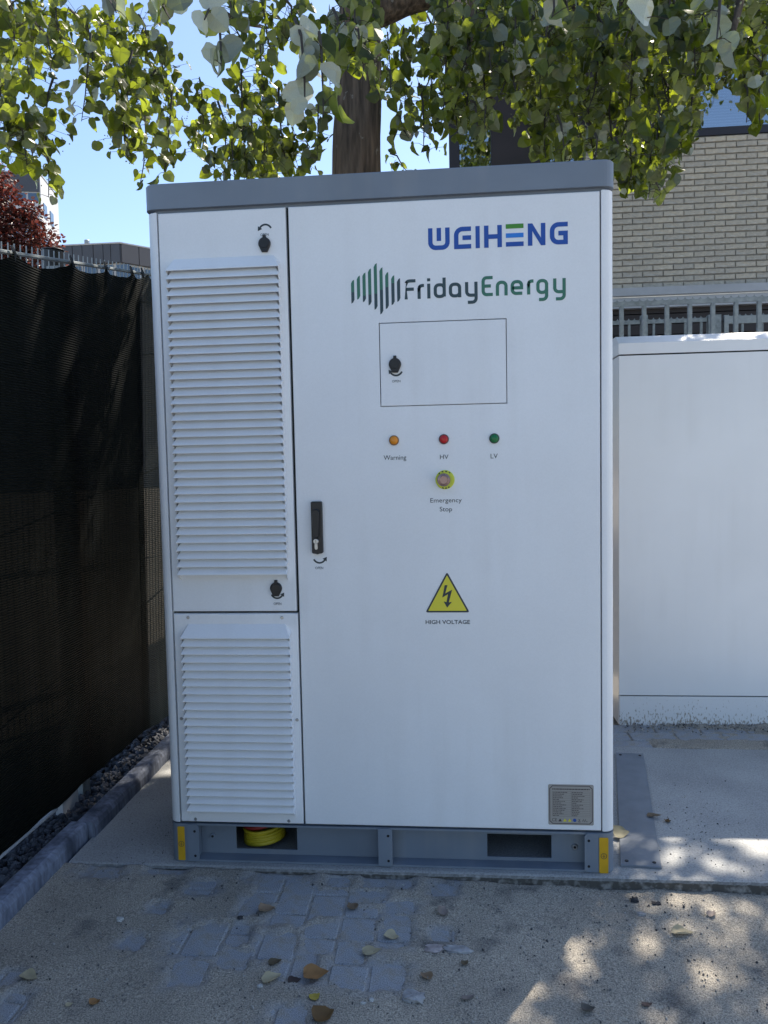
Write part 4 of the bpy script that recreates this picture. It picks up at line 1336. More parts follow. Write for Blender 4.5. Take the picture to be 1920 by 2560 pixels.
# E
b.stroke([(.2899, zt - h), (.2395 + h + .018, zt - h)] + arc(.2395 + h + .018, zt - h - .018, .018, 90, 180, 6)[1:] + [(.2395 + h, zb_ + h), (.2899, zb_ + h)], t, Yp)
b.stroke([(.2645, (zt + zb_) / 2), (.2899, (zt + zb_) / 2)], t, Yp)
b.stroke([(.3091, zt), (.3091, zb_)], .0124, Yp)                      # I
b.stroke([(.3279 + h, zt), (.3279 + h, zb_)], t, Yp); b.stroke([(.3799 - h, zt), (.3799 - h, zb_)], t, Yp)
b.stroke([(.3279 + t, 1.9728), (.3799 - t, 1.9728)], t, Yp)          # H
b.stroke([(.3915, 1.9482), (.4430, 1.9482)], t, Yp)
b.stroke([(.4554 + h, zb_), (.4554 + h, zt)], t, Yp); b.stroke([(.5062 - h, zb_), (.5062 - h, zt)], t, Yp)
b.add([(.4554, Yp - .0001, zt), (.4685, Yp - .0001, zt), (.5062, Yp - .0001, zb_), (.4931, Yp - .0001, zb_)], [(3, 2, 1, 0)])
b.stroke([(.5707, zt - h), (.5190 + h + .018, zt - h)] + arc(.5190 + h + .018, zt - h - .018, .018, 90, 180, 6)[1:] + arc(.5190 + h + .018, zb_ + h + .018, .018, 180, 270, 6) + [(.5707 - h, zb_ + h), (.5707 - h, 1.9735), (.5435, 1.9735)], t, Yp)
b.build('blue_letters', BLUE, lg)
b = MB(); b.stroke([(.3915, 1.9998), (.4430, 1.9998)], t, Yp); b.build('green_bar', LEAFGREEN, lg)
b = MB(); b.stroke([(.3915, 1.9734), (.4430, 1.9734)], t, Yp); b.build('light_blue_bar', SKYBLUE, lg)

# ---- second line: striped emblem and two-tone name
em = thing('striped_emblem', (0, 0.45, SLAB)); em.parent = cab; em.location = (0, 0, 0)
gm_, sm2 = MB(), MB()
bars = [(-.0707, 1.865, 1.7945, 1.8285), (-.0529, 1.8766, 1.8055, None), (-.0358, 1.885, 1.797, 1.8165), (-.0189, 1.8961, 1.787, 1.8190), (-.0012, 1.9108, 1.7735, 1.8215), (.0158, 1.8978, 1.759, 1.8320), (.0328, 1.8835, 1.774, 1.8390), (.0506, 1.8732, 1.785, 1.8500), (.0678, 1.8638, 1.794, 9)]
for x, tp, bt, sp in bars:
    w = .0094
    outline = [(x, bt), (x + w * .55, bt + .003), (x + w, bt + .011), (x + w, tp), (x + w * .45, tp - .003), (x, tp - .011)]
    def clip(poly, zc, above):
        out = []
        for (a, b2) in zip(poly, poly[1:] + poly[:1]):
            ia = (a[1] >= zc) == above; ib = (b2[1] >= zc) == above
            if ia: out.append(a)
            if ia != ib:
                s = (zc - a[1]) / (b2[1] - a[1]); out.append((a[0] + s * (b2[0] - a[0]), zc))
        return out
    if sp is None: gm_.sheet(outline, Yp)
    elif sp > 3: sm2.sheet(outline, Yp)
    else:
        gm_.sheet(clip(outline, sp, True), Yp); sm2.sheet(clip(outline, sp, False), Yp)
gm_.build('green_stripes', PRINT_GREEN, em); sm2.build('slate_stripes', PRINT_SLATE, em)
nm = thing('name_lettering', (0, 0.45, SLAB)); nm.parent = cab; nm.location = (0, 0, 0)
W_ = .0094; H_ = W_ / 2
base, xh, cap, dsc = 1.8005, 1.8440, 1.8590, 1.7800
def F1(zx): return .0900 + (zx - 442) * .000456
def F2(zx): return .3188 + (zx - 942) * .000449
def bowl(x0, x1, z0, z1, r):   # closed rounded rectangle of strokes (centre lines)
    return arc(x1 - r, z0 + r, r, 270, 360, 4) + arc(x1 - r, z1 - r, r, 0, 90, 4) + arc(x0 + r, z1 - r, r, 90, 180, 4) + arc(x0 + r, z0 + r, r, 180, 270, 4)
s = MB()
def C(z): return z
# F
x0, x1 = F1(442) + H_, F1(515)
s.stroke([(x0, base), (x0, cap - .012)] + arc(x0 + .010, cap - H_ - .010, .010, 180, 90, 4) + [(x1, cap - H_)], W_, Yp); s.stroke([(x0, 1.8300), (F1(503), 1.8300)], W_, Yp)
# r
x0, x1 = F1(527) + H_, F1(570)
s.stroke([(x0, base), (x0, xh - .012)] + arc(x0 + .009, xh - H_ - .009, .009, 180, 90, 4) + [(x1, xh - H_)], W_, Yp)
# i
x0 = F1(601); s.stroke([(x0, base), (x0, xh)], W_, Yp); s.stroke([(x0, cap - .008), (x0, cap + .0008)], W_, Yp)
# d
x0, x1 = F1(633) + H_, F1(712) - H_
s.stroke(bowl(x0, x1, base + H_, xh - H_, .0105), W_, Yp, True); s.stroke([(x1, base + .004), (x1, cap + .001)], W_, Yp - .0001)
# a
x0, x1 = F1(732) + H_, F1(812) - H_
s.stroke(bowl(x0, x1, base + H_, xh - H_, .0105), W_, Yp, True); s.stroke([(x1, base), (x1, xh - .012)], W_, Yp - .0001)
# y
def ylet(s, x0, x1):
    s.stroke([(x0, xh), (x0, base + .016)] + arc(x0 + .011, base + H_ + .011, .011, 180, 270, 4) + [(x1, base + H_)], W_, Yp)
    s.stroke([(x1, xh), (x1, dsc + .016)] + arc(x1 - .011, dsc + H_ + .011, .011, 0, -90, 4) + [(x0 + .003, dsc + H_)], W_, Yp - .0001)
ylet(s, F1(837) + H_, F1(918) - H_)
s.build('slate_letters', PRINT_SLATE, nm)
s = MB()
x0, x1 = F2(942) + H_, F2(1015)
s.stroke([(x1, cap - H_), (x0 + .010, cap - H_)] + arc(x0 + .010, cap - H_ - .010, .010, 90, 180, 4) + arc(x0 + .010, base + H_ + .010, .010, 180, 270, 4) + [(x1, base + H_)], W_, Yp); s.stroke([(x0, 1.8300), (F2(1003), 1.8300)], W_, Yp - .0001)
x0, x1 = F2(1035) + H_, F2(1112) - H_
s.stroke([(x0, base), (x0, xh - .016)] + arc(x0 + .011, xh - H_ - .011, .011, 180, 90, 4) + arc(x1 - .011, xh - H_ - .011, .011, 90, 0, 4) + [(x1, base)], W_, Yp)
x0, x1 = F2(1132) + H_, F2(1213) - H_
zm = (base + xh) / 2 - .001
s.stroke([(x0, zm), (x1, zm), (x1, xh - .016)] + arc(x1 - .011, xh - H_ - .011, .011, 0, 90, 4) + arc(x0 + .011, xh - H_ - .011, .011, 90, 180, 4) + arc(x0 + .011, base + H_ + .011, .011, 180, 270, 4) + [(x1 + .002, base + H_)], W_, Yp)
x0, x1 = F2(1238) + H_, F2(1280)
s.stroke([(x0, base), (x0, xh - .012)] + arc(x0 + .009, xh - H_ - .009, .009, 180, 90, 4) + [(x1, xh - H_)], W_, Yp)
x0, x1 = F2(1298) + H_, F2(1375) - H_
s.stroke(bowl(x0, x1, base + H_, xh - H_, .0105), W_, Yp, True)
s.stroke([(x1, xh - .012), (x1, dsc + .016)] + arc(x1 - .011, dsc + H_ + .011, .011, 0, -90, 4) + [(x0 + .003, dsc + H_)], W_, Yp - .0001)
ylet(s, F2(1407) + H_, F2(1488) - H_)
s.build('green_letters', PRINT_GREEN, nm)

# ---- high voltage sign
tri = [(.1322 + .004, .8535), (.2748 - .004, .8535), (.2037, .9785)]
def rounded(poly, r, n=4):
    out = []
    for i, p in enumerate(poly):
        a = Vector(poly[i - 1]); b = Vector(poly[(i + 1) % len(poly)]); p = Vector(p)
        u = (a - p).normalized(); v = (b - p).normalized()
        ang = u.angle(v); d = r / math.tan(ang / 2)
        p1, p2 = p + u * d, p + v * d
        for k in range(n + 1):
            t_ = k / n
            q = p1 * (1 - t_) ** 2 + p * 2 * t_ * (1 - t_) + p2 * t_ ** 2
            out.append((q.x, q.y))
    return out
m = MB(); m.prism_y(rounded(tri, .0045), -.0012, -.0003, .0002); ws = m.build('warning_sign', PRINT_DARK, cab); ws['label'] = 'yellow and black triangular high voltage sign'
cxx, czz = .2036, .8952
inner = [(cxx + (x - cxx) * .875, czz + (z - czz) * .875) for x, z in tri]
m = MB(); m.sheet(rounded(inner, .0015), -.0016); m.build('yellow_field', YELLOW, ws)
m = MB(); B_ = [(.1962, .9379), (.1875, .8997), (.2052, .9075), (.2014, .8848), (.1917, .8878), (.2025, .8684), (.2150, .8865), (.2079, .8843), (.2187, .9238), (.1965, .9123), (.2047, .9378)]
bolt = [(.1962, .9379), (.1882, .8997), (.2058, .9098), (.2007, .8853), (.1920, .8880), (.2025, .8684), (.2172, .8860), (.2080, .8848), (.2187, .9238), (.1975, .9125), (.2047, .9378)]
m.sheet(bolt, -.0019); m.build('lightning_arrow', PRINT_DARK, ws)
text_obj('HIGH VOLTAGE', .1360, .2716, .8175, .8300, -.0007, 'lettering', PRINT_DARK, md, bold=.012)

# ---- rating plate
x0, x1, z0, z1 = .5030, .6400, .1925, .3200
m = MB(); m.prism_y([(x0 + .003, z0), (x1 - .003, z0), (x1, z0 + .003), (x1, z1 - .003), (x1 - .003, z1), (x0 + .003, z1), (x0, z1 - .003), (x0, z0 + .003)], -.0013, -.0003, .0003)
rp = m.build('rating_plate', LABELGREY, cab)
RPD = mat('plate_print', (0.06, 0.045, 0.05), .5)
m = MB(); i = .0045; n_ = .008
a0, a1, c0, c1 = x0 + i, x1 - i, z0 + i, z1 - i
m.stroke([(a0 + n_, c0), (a1 - n_, c0), (a1 - n_ * .6, c0 + n_ * .5), (a1, c0 + n_), (a1, c1 - n_), (a1 - n_ * .6, c1 - n_ * .5), (a1 - n_, c1), (a0 + n_, c1), (a0 + n_ * .6, c1 - n_ * .5), (a0, c1 - n_), (a0, c0 + n_), (a0 + n_ * .6, c0 + n_ * .5)], .0022, -.0016, True)
m.build('border', RPD, rp)
m = MB(); r_ = random.Random(8)
g0, g1, h0, h1 = x0 + .012, x1 - .011, z0 + .027, z1 - .022
rows = 14
for k in range(rows + 1):
    z = h0 + (h1 - h0) * k / rows
    m.stroke([(g0, z), (g1, z)], .0004, -.0016)
for x in (g0, (g0 + g1) / 2, g1): m.stroke([(x, h0), (x, h1)], .0004, -.00165)
m.build('table_rules', RPD, rp)
m = MB()
for k in range(rows):
    z = h0 + (h1 - h0) * (k + .5) / rows
    for s0 in (g0 + .002, (g0 + g1) / 2 + .002):
        x = s0
        e = s0 + r_.uniform(.012, .042)
        while x < e:
            w = r_.uniform(.002, .007); m.stroke([(x, z), (min(x + w, s0 + .05), z)], .0020, -.0017); x += w + .0014
x = x0 + .012
while x < x1 - .014:
    w = r_.uniform(.003, .009); m.stroke([(x, z1 - .0145), (min(x + w, x1 - .012), z1 - .0145)], .0032, -.0017); x += w + .0012
m.build('fine_print', RPD, rp)
text_obj('CE', x0 + .011, x0 + .026, z0 + .011, z0 + .021, -.0017, 'approval_mark', RPD, rp)
m = MB()
for k, mm in enumerate((RPD, YELLOW, YELLOW)):
    q = MB(); xx = x0 + .030 + k * .0145; q.sheet([(xx, z0 + .011), (xx + .011, z0 + .011), (xx + .0055, z0 + .0205)], -.0017); q.build('warning_symbol', mm, rp)
q = MB(); q.disc_y(x0 + .0795, z0 + .0155, .0052, -.0019, -.0014, 16); q.build('blue_symbol', BLUE, rp)
q = MB(); q.stroke([(x0 + .091, z0 + .012), (x0 + .096, z0 + .020)], .0012, -.0017); q.stroke([(x0 + .096, z0 + .012), (x0 + .091, z0 + .020)], .0012, -.0018); q.stroke([(x0 + .090, z0 + .0105), (x0 + .097, z0 + .0105)], .0016, -.0017); q.build('bin_symbol', RPD, rp)
q = MB(); q.stroke([(x0 + .102, z0 + .011), (x0 + .106, z0 + .019), (x0 + .108, z0 + .011), (x0 + .112, z0 + .019), (x0 + .113, z0 + .012), (x0 + .119, z0 + .0115)], .0011, -.0017); q.build('signature_mark', RPD, rp)

# ---- hose coil pushed into the left opening
hc = thing('hose_coil', (-.43, .145, SLAB), 'coil of yellow and red hose inside the left opening of the grey base', 'hose')
def ring(mb, cx, cy, cz, R, r, tx, ty, n=36, k=8):
    M = Euler((tx, ty, 0)).to_matrix()
    vs = []; fs = []
    for i in range(n):
        a_ = 2 * pi * i / n
        for j in range(k):
            b2 = 2 * pi * j / k
            p = M @ Vector(((R + r * cos(b2)) * cos(a_), (R + r * cos(b2)) * sin(a_), r * sin(b2)))
            vs.append((cx + p.x, cy + p.y, cz + p.z))
    for i in range(n):
        for j in range(k):
            fs.append((i * k + j, ((i + 1) % n) * k + j, ((i + 1) % n) * k + (j + 1) % k, i * k + (j + 1) % k))
    mb.add(vs, fs)
r_ = random.Random(2)
y_ = MB(); rd = MB()
for k in range(7): ring(y_, -.428 + r_.uniform(-.002, .002), .145, .060 + k * .0072, .064 + r_.uniform(-.003, .003), .0052, r_.uniform(-.05, .05), -.10 + r_.uniform(-.03, .03))
for k in range(5): ring(rd, -.432 + r_.uniform(-.003, .003), .145, .114 + k * .0068, .062 + r_.uniform(-.004, .004), .0050, r_.uniform(-.05, .05), -.12 + r_.uniform(-.04, .04))
y_.build('yellow_hose', HOSE_Y, hc, smooth=True); rd.build('red_hose', HOSE_R, hc, smooth=True)

# ================================================================== LINDEN TREE
SPRAYS = [(-1.38,0.45,3.07,-1.27,0.3,2.75,0.12,20),(-1.82,1.15,3.17,-1.71,1,2.71,0.12,27),(-1.94,1.55,3.49,-1.83,1.4,3.14,0.1,17),(-1.59,1.05,3.29,-1.45,0.9,3,0.1,13),
    (-1.67,1.35,3.2,-1.65,1.2,2.85,0.09,14),(-1.76,1.15,2.98,-1.63,1,2.65,0.11,18),(-1.67,1.25,2.89,-1.59,1.1,2.55,0.06,9),(-2.03,1.75,3.12,-1.92,1.6,2.86,0.08,9),
    (-1.62,1.45,3.57,-1.45,1.3,3.24,0.13,21),(-1.38,1.15,3.28,-1.37,1,2.83,0.07,14),(-1.61,1.85,3.72,-1.48,1.7,3.33,0.13,25),(-1.27,1.35,3.3,-1.22,1.2,2.83,0.11,25),
    (-1.31,1.75,3.41,-1.49,1.6,3,0.1,21),(-1.29,1.25,3.08,-1.21,1.1,2.7,0.1,17),(-1.43,2.05,3.72,-1.29,1.9,3.26,0.13,29),(-1.01,1.15,3.02,-1.01,1,2.57,0.07,14),
    (-1.26,1.45,3.04,-1.24,1.3,2.65,0.05,8),(-1.17,2.05,3.5,-1.11,1.9,3.08,0.1,20),(-0.95,1.65,3.18,-0.89,1.5,2.74,0.1,20),(-0.77,1.45,3.23,-0.72,1.3,2.65,0.1,26),
    (-0.77,1.85,3.57,-0.73,1.7,2.8,0.12,42),(-0.61,1.55,3.18,-0.54,1.4,2.7,0.1,22),(-0.59,2.05,3.29,-0.54,1.9,2.92,0.09,15),(-0.36,1.25,2.98,-0.35,1.1,2.65,0.05,7),
    (-1.22,2.25,3.38,-1.22,2.1,3.11,0.08,10),(-1.01,2.55,3.47,-0.97,2.4,3.05,0.11,22),(-0.82,2.35,3.32,-0.79,2.2,2.98,0.11,17),(-0.8,1.35,2.86,-0.75,1.2,2.63,0.07,7),
    (-0.53,1.55,2.95,-0.5,1.4,2.76,0.07,5),(-1.51,2.05,3.87,-1.41,1.9,3.56,0.13,20),(-1.8,2.35,4.09,-1.71,2.2,3.81,0.13,17),(-1.99,2.05,3.98,-1.9,1.9,3.67,0.13,21),
    (-2.21,2.15,4.06,-2.14,2,3.76,0.16,25),(-0.52,-0.3,2.58,-0.44,-0.45,2.4,0.05,4),(-0.43,-0.25,2.6,-0.37,-0.4,2.42,0.06,4),(-0.44,-0.05,2.59,-0.39,-0.2,2.41,0.03,4),
    (-0.48,0.65,3.11,-0.41,0.5,2.81,0.1,13),(-0.7,1.15,3.38,-0.65,1,3.13,0.1,11),(-0.22,0,2.63,-0.17,-0.15,2.3,0.06,7),(-0.14,-0.05,2.56,-0.11,-0.2,2.26,0.05,6),
    (-0.07,0.25,2.73,-0.03,0.1,2.52,0.05,4),(-0.43,0.85,3.2,-0.39,0.7,2.94,0.1,12),(-0.17,0.45,2.91,-0.13,0.3,2.63,0.07,8),(-0.05,0.55,2.84,-0.02,0.4,2.61,0.05,4),
    (-0.03,1.05,2.99,-0.01,0.9,2.82,0.05,4),(-0.76,-0.05,2.75,-0.68,-0.2,2.57,0.05,4),(-0.18,0.65,3.11,-0.15,0.5,2.81,0.06,7),(-0.09,0.45,2.99,-0.08,0.3,2.68,0.06,7),
    (-0.07,0.85,3.21,-0.05,0.7,2.93,0.06,6),(-0.2,1.05,3.19,-0.18,0.9,2.92,0.06,6),(-0.23,0.75,2.97,-0.21,0.6,2.72,0.05,4),(-0.05,0.35,2.78,-0.03,0.2,2.59,0.04,4),
    (-0.13,2.45,3.89,-0.09,2.3,3.5,0.11,20),(-0.01,2.05,3.69,0.01,1.9,3.21,0.11,24),(0.09,1.45,3.11,0.11,1.3,2.73,0.08,12),(0.13,2.25,3.64,0.11,2.1,3.21,0.1,19),
    (0.22,2.55,3.97,0.19,2.4,3.63,0.11,18),(-0.03,1.75,3.1,0.03,1.6,2.92,0.06,4),(-0.15,2.75,3.3,-0.03,2.6,3.12,0.07,4),(0.12,1.85,3.65,0.14,1.7,3.36,0.11,14),
    (0.28,1.65,3.52,0.3,1.5,3.08,0.11,23),(0.33,1.35,3.05,0.29,1.2,2.74,0.09,13),(0.21,0.95,3.27,0.22,0.8,2.96,0.07,9),(0.23,0.95,3.13,0.21,0.8,2.85,0.09,11),
    (0.23,0.95,3,0.21,0.8,2.71,0.07,8),(0.25,1.65,3.19,0.19,1.5,2.9,0.08,10),(0.28,1.65,3.68,0.3,1.5,3.33,0.1,17),(0.3,1.25,3.29,0.29,1.1,2.99,0.09,11),
    (0.29,2.75,3.92,0.34,2.6,3.49,0.13,27),(0.26,1.65,3.18,0.27,1.5,2.89,0.08,10),(0.35,1.25,3.44,0.35,1.1,3.08,0.09,13),(0.36,2.15,3.75,0.39,2,3.37,0.09,16),
    (0.36,2.15,3.56,0.37,2,3.13,0.09,17),(0.32,0.95,2.79,0.34,0.8,2.59,0.07,5),(0.49,2.75,4.32,0.45,2.6,3.9,0.12,24),(0.39,0.95,3.12,0.4,0.8,2.81,0.07,9),
    (0.39,1.25,3.12,0.4,1.1,2.75,0.07,11),(0.41,0.95,2.8,0.37,0.8,2.61,0.07,5),(0.5,1.65,3.66,0.49,1.5,3.25,0.1,20),(0.49,2.15,3.73,0.53,2,3.38,0.09,14),
    (0.45,0.95,2.95,0.43,0.8,2.74,0.07,6),(0.5,1.25,3.42,0.47,1.1,3.11,0.08,12),(0.47,1.25,3.28,0.46,1.1,2.95,0.07,10),(0.64,2.75,3.87,0.64,2.6,3.56,0.1,14),
    (0.52,0.95,3.25,0.49,0.8,2.87,0.07,11),(0.69,2.75,4.01,0.7,2.6,3.57,0.1,21),(0.52,0.95,2.88,0.49,0.8,2.75,0.07,4),(0.71,2.15,3.94,0.66,2,3.52,0.13,26),
    (0.68,2.15,3.73,0.67,2,3.36,0.1,17),(0.71,2.15,3.54,0.69,2,3.16,0.09,15),(0.7,2.75,3.62,0.71,2.6,3.35,0.1,13),(0.71,1.65,3.65,0.65,1.5,3.3,0.09,13),
    (0.64,0.95,3.1,0.58,0.8,2.77,0.09,13),(0.62,1.25,3.09,0.61,1.1,2.75,0.09,14),(0.7,1.65,3.09,0.69,1.5,2.76,0.08,11),(0.69,1.65,2.91,0.68,1.5,2.76,0.08,5),
    (0.69,1.25,3.41,0.69,1.1,3.07,0.08,12),(0.68,0.95,3.08,0.61,0.8,2.81,0.09,11),(0.82,2.15,3.56,0.78,2,3.1,0.11,23),(0.67,1.25,2.91,0.64,1.1,2.6,0.07,10),
    (0.72,1.25,3.41,0.73,1.1,3.01,0.1,17),(0.82,1.65,3.42,0.75,1.5,3.04,0.1,18),(0.95,2.75,3.75,0.95,2.6,3.24,0.1,24),(0.67,0.95,2.71,0.68,0.8,2.48,0.06,6),
    (1.04,2.75,4.27,0.97,2.6,3.75,0.12,31),(1.01,2.75,4,0.99,2.6,3.47,0.11,27),(0.91,2.15,3.43,0.94,2,3.03,0.1,19),(1.02,2.75,3.47,0.96,2.6,3.14,0.1,15),
    (1.05,2.15,3.92,0.98,2,3.52,0.12,23),(1.04,2.15,3.72,0.96,2,3.37,0.1,17),(0.87,1.25,3.1,0.81,1.1,2.77,0.09,14),(0.91,1.65,3.12,0.92,1.5,2.72,0.08,14),
    (0.82,0.95,2.63,0.78,0.8,2.45,0.06,4),(1.16,2.75,4.27,1.19,2.6,3.86,0.13,26),(0.89,1.25,3.25,0.9,1.1,2.95,0.08,11),(0.99,1.65,3.31,0.97,1.5,2.88,0.1,20),
    (1.23,2.75,3.57,1.19,2.6,3.11,0.1,22),(1.22,2.75,3.32,1.19,2.6,3.06,0.1,12),(1.03,1.65,3.62,1.02,1.5,3.26,0.11,20),(0.94,1.25,3.23,0.91,1.1,2.93,0.09,13),
    (1.31,2.75,3.82,1.22,2.6,3.41,0.13,27),(0.94,1.25,2.93,0.94,1.1,2.55,0.07,12),(0.9,0.95,2.61,0.85,0.8,2.4,0.06,6),(0.97,0.95,3.21,0.9,0.8,2.89,0.08,11),
    (0.96,0.95,3.06,0.92,0.8,2.77,0.08,10),(1.05,1.25,3.07,0.97,1.1,2.7,0.09,15),(1.24,2.15,3.27,1.17,2,2.86,0.09,17),(1,1.25,2.7,0.99,1.1,2.47,0.07,7),
    (1.27,2.15,3.9,1.25,2,3.52,0.13,24),(1.46,2.75,4.03,1.37,2.6,3.58,0.12,27),(1.39,2.75,3.8,1.39,2.6,3.42,0.13,24),(1.41,2.75,3.6,1.38,2.6,3.1,0.1,24),
    (1.2,1.65,2.89,1.16,1.5,2.59,0.08,11),(1.15,1.65,2.73,1.1,1.5,2.57,0.08,6),(1.12,1.25,3.38,1.09,1.1,3.02,0.08,13),(1.47,2.75,3.99,1.42,2.6,3.6,0.12,23),
    (1.5,2.75,3.79,1.5,2.6,3.31,0.11,26),(1.06,0.95,2.75,1,0.8,2.47,0.09,11),(1.19,1.65,2.88,1.22,1.5,2.57,0.08,11),(1.13,1.25,2.58,1.07,1.1,2.45,0.07,4),
    (1.12,0.95,3.2,1.07,0.8,2.83,0.08,14),(1.29,1.65,3.38,1.25,1.5,2.98,0.09,16),(1.26,1.65,3.18,1.23,1.5,2.81,0.11,18),(1.42,2.15,3.19,1.37,2,2.84,0.09,15),
    (1.09,0.95,2.53,1.06,0.8,2.42,0.07,4),(1.13,0.95,3.2,1.12,0.8,2.86,0.07,11),(1.5,2.15,3.66,1.42,2,3.2,0.11,25),(1.48,2.15,3.42,1.47,2,2.95,0.09,20),
    (1.49,2.15,3.17,1.47,2,2.93,0.09,10),(1.39,1.65,3.6,1.33,1.5,3.26,0.1,16),(1.2,0.95,3.06,1.17,0.8,2.76,0.08,11),(1.69,2.75,3.8,1.68,2.6,3.33,0.11,24),
    (1.42,1.65,3.05,1.36,1.5,2.88,0.08,6),(1.23,0.95,3.19,1.19,0.8,2.91,0.07,9),(1.46,1.65,3.44,1.44,1.5,3.05,0.08,15),(1.77,2.75,3.78,1.72,2.6,3.49,0.11,15),
    (1.85,2.75,4.21,1.8,2.6,3.74,0.11,26),(1.89,2.75,3.96,1.8,2.6,3.53,0.11,23),(1.49,1.65,3.17,1.45,1.5,3.04,0.08,5),(1.46,1.25,3.35,1.37,1.1,3.07,0.09,12),
    (1.56,1.65,3.44,1.54,1.5,3.1,0.08,13),(1.94,2.75,3.81,1.89,2.6,3.54,0.11,14),(2.02,2.75,4.2,1.94,2.6,3.8,0.13,27),(1.82,2.15,3.68,1.78,2,3.3,0.1,17),
    (1.79,2.15,3.49,1.76,2,3.24,0.09,11),(1.9,2.15,3.85,1.83,2,3.48,0.12,23),(2.12,2.75,3.98,2.04,2.6,3.56,0.11,23),(1.55,1.25,3.04,1.51,1.1,2.81,0.08,7),
    (1.63,1.25,3.34,1.57,1.1,3.02,0.09,15),(1.94,2.15,3.66,1.88,2,3.2,0.1,22),(2.2,2.75,3.69,2.09,2.6,3.46,0.11,12),(1.81,1.65,3.56,1.79,1.5,3.23,0.09,14),
    (1.55,0.95,3.04,1.5,0.8,2.74,0.07,9),(1.58,0.95,2.9,1.51,0.8,2.68,0.07,7),(1.04,1.05,2.64,1.02,0.9,2.35,0.07,8),(1.03,1.35,2.76,0.98,1.2,2.51,0.07,7),
    (1.07,0.95,2.69,1.06,0.8,2.48,0.07,6),(1.14,0.95,2.64,1.12,0.8,2.5,0.05,4),(0.95,-0.15,2.55,0.89,-0.3,2.34,0.06,4),(0.73,-0.25,2.51,0.68,-0.4,2.34,0.06,4),
    (0.5,-0.15,2.58,0.49,-0.3,2.42,0.06,4),(1.05,1.65,2.81,1.04,1.5,2.69,0.06,4),(1.47,1.15,2.88,1.43,1,2.66,0.04,4),(1.61,1.35,2.95,1.56,1.2,2.72,0.04,4),
    (1.25,1.75,2.84,1.19,1.6,2.63,0.08,8),]
def leaf_verts(seed, curl=.25, fold=.25):
    """one heart-shaped toothed leaf, unit width, stalk at origin, blade along +x"""
    r = random.Random(seed)
    half = [(0.0, 0.0), (-.07, .22), (.03, .45), (.23, .56), (.47, .56), (.70, .44), (.87, .24), (.97, 0.0)]
    vs = []; fs = []
    c1, c2 = r.uniform(.4, 1.3) * curl, r.uniform(.4, 1.3) * fold
    w = r.uniform(.80, 1.08)
    def P(x, y):
        y = y * w
        if 0 < abs(y): 
            x = x + r.uniform(-.04, .04); y = y * r.uniform(.88, 1.08)
        z = c2 * abs(y) - c1 * x * x * .8 + .10 * curl * sin(x * 7 + seed) * abs(y) * 2
        return (x, y, z)
    mid = [P(x, 0) for x, _ in half]
    n = len(half)
    L = [P(x, y) for x, y in half]; R = [P(x, -y) for x, y in half]
    vs = [mid[0], (mid[3][0], 0, mid[3][2] - c2 * .0), (mid[5][0], 0, P(.68, 0)[2]), mid[-1]]
    Lp = L[1:-1]; Rp = R[1:-1]
    oL = len(vs); vs += Lp
    oR = len(vs); vs += Rp
    k = len(Lp)   # 6
    fs = [(0, 1, oL + 1, oL), (1, oL + 2, oL + 1), (1, 2, oL + 3, oL + 2), (2, oL + 4, oL + 3), (2, 3, oL + 5, oL + 4)]
    fs += [(0, oR, oR + 1, 1), (1, oR + 1, oR + 2), (1, oR + 2, oR + 3, 2), (2, oR + 3, oR + 4), (2, oR + 4, oR + 5, 3)]
    return vs, fs
LV = [leaf_verts(i, .62, .46) for i in range(8)]
tree = thing('linden_tree', (-.24, 1.62, 0), 'large linden tree with pale undersided leaves growing behind the lettered cabinet', 'tree')
def limb(pts, rads, name='branch', n=12, m_=BARK):
    # resample smoothly
    P = [Vector(p) for p in pts]
    out = []; rr = []
    for i in range(len(P) - 1):
        p0 = P[max(i - 1, 0)]; p1 = P[i]; p2 = P[i + 1]; p3 = P[min(i + 2, len(P) - 1)]
        for k in range(5):
            t = k / 5
            out.append(0.5 * ((2 * p1) + (p2 - p0) * t + (2 * p0 - 5 * p1 + 4 * p2 - p3) * t * t + (3 * p1 - p0 - 3 * p2 + p3) * t ** 3))
            rr.append(rads[i] + (rads[i + 1] - rads[i]) * t)
    out.append(P[-1]); rr.append(rads[-1])
    mb = MB(); mb.tube(out, rr, n)
    mb.v = [(v[0] + .008 * fbm(v[0] * 9, v[1] * 9, v[2] * 2) * min(1, rr[0] * 12), v[1] + .008 * fbm(v[0] * 9 + 5, v[1] * 9, v[2] * 2) * min(1, rr[0] * 12), v[2]) for v in mb.v]
    return mb.build(name, m_, tree, smooth=True)
limb([(-.235, 1.60, -.1), (-.245, 1.60, 1.0), (-.245, 1.60, 2.0), (-.240, 1.60, 2.77), (-.215, 1.60, 3.18), (-.200, 1.60, 3.55)], [.20, .15, .135, .126, .112, .105], 'trunk', 20)
limb([(-.205, 1.60, 3.50), (-.22, 1.62, 3.9), (-.20, 1.66, 4.6), (-.1, 1.7, 5.6), (0, 1.7, 6.8)], [.092, .085, .07, .045, .015])
limb([(-.19, 1.60, 3.52), (.02, 1.59, 3.575), (.30, 1.58, 3.64), (.75, 1.5, 3.80), (1.4, 1.4, 4.05), (2.3, 1.3, 4.3)], [.088, .072, .064, .05, .035, .012])
limb([(-.24, 1.62, 3.62), (-.55, 1.5, 3.95), (-1.05, 1.3, 4.2), (-1.8, 1.1, 4.35), (-2.6, .9, 4.3)], [.07, .055, .042, .028, .010])
limb([(-.20, 1.58, 3.8), (-.15, 1.15, 4.0), (-.05, .5, 4.05), (.1, -.2, 3.9), (.15, -.8, 3.6)], [.055, .045, .033, .020, .008])
limb([(-.20, 1.66, 3.85), (.2, 2.2, 4.3), (.7, 2.9, 4.7), (1.3, 3.6, 4.9)], [.06, .045, .03, .01])
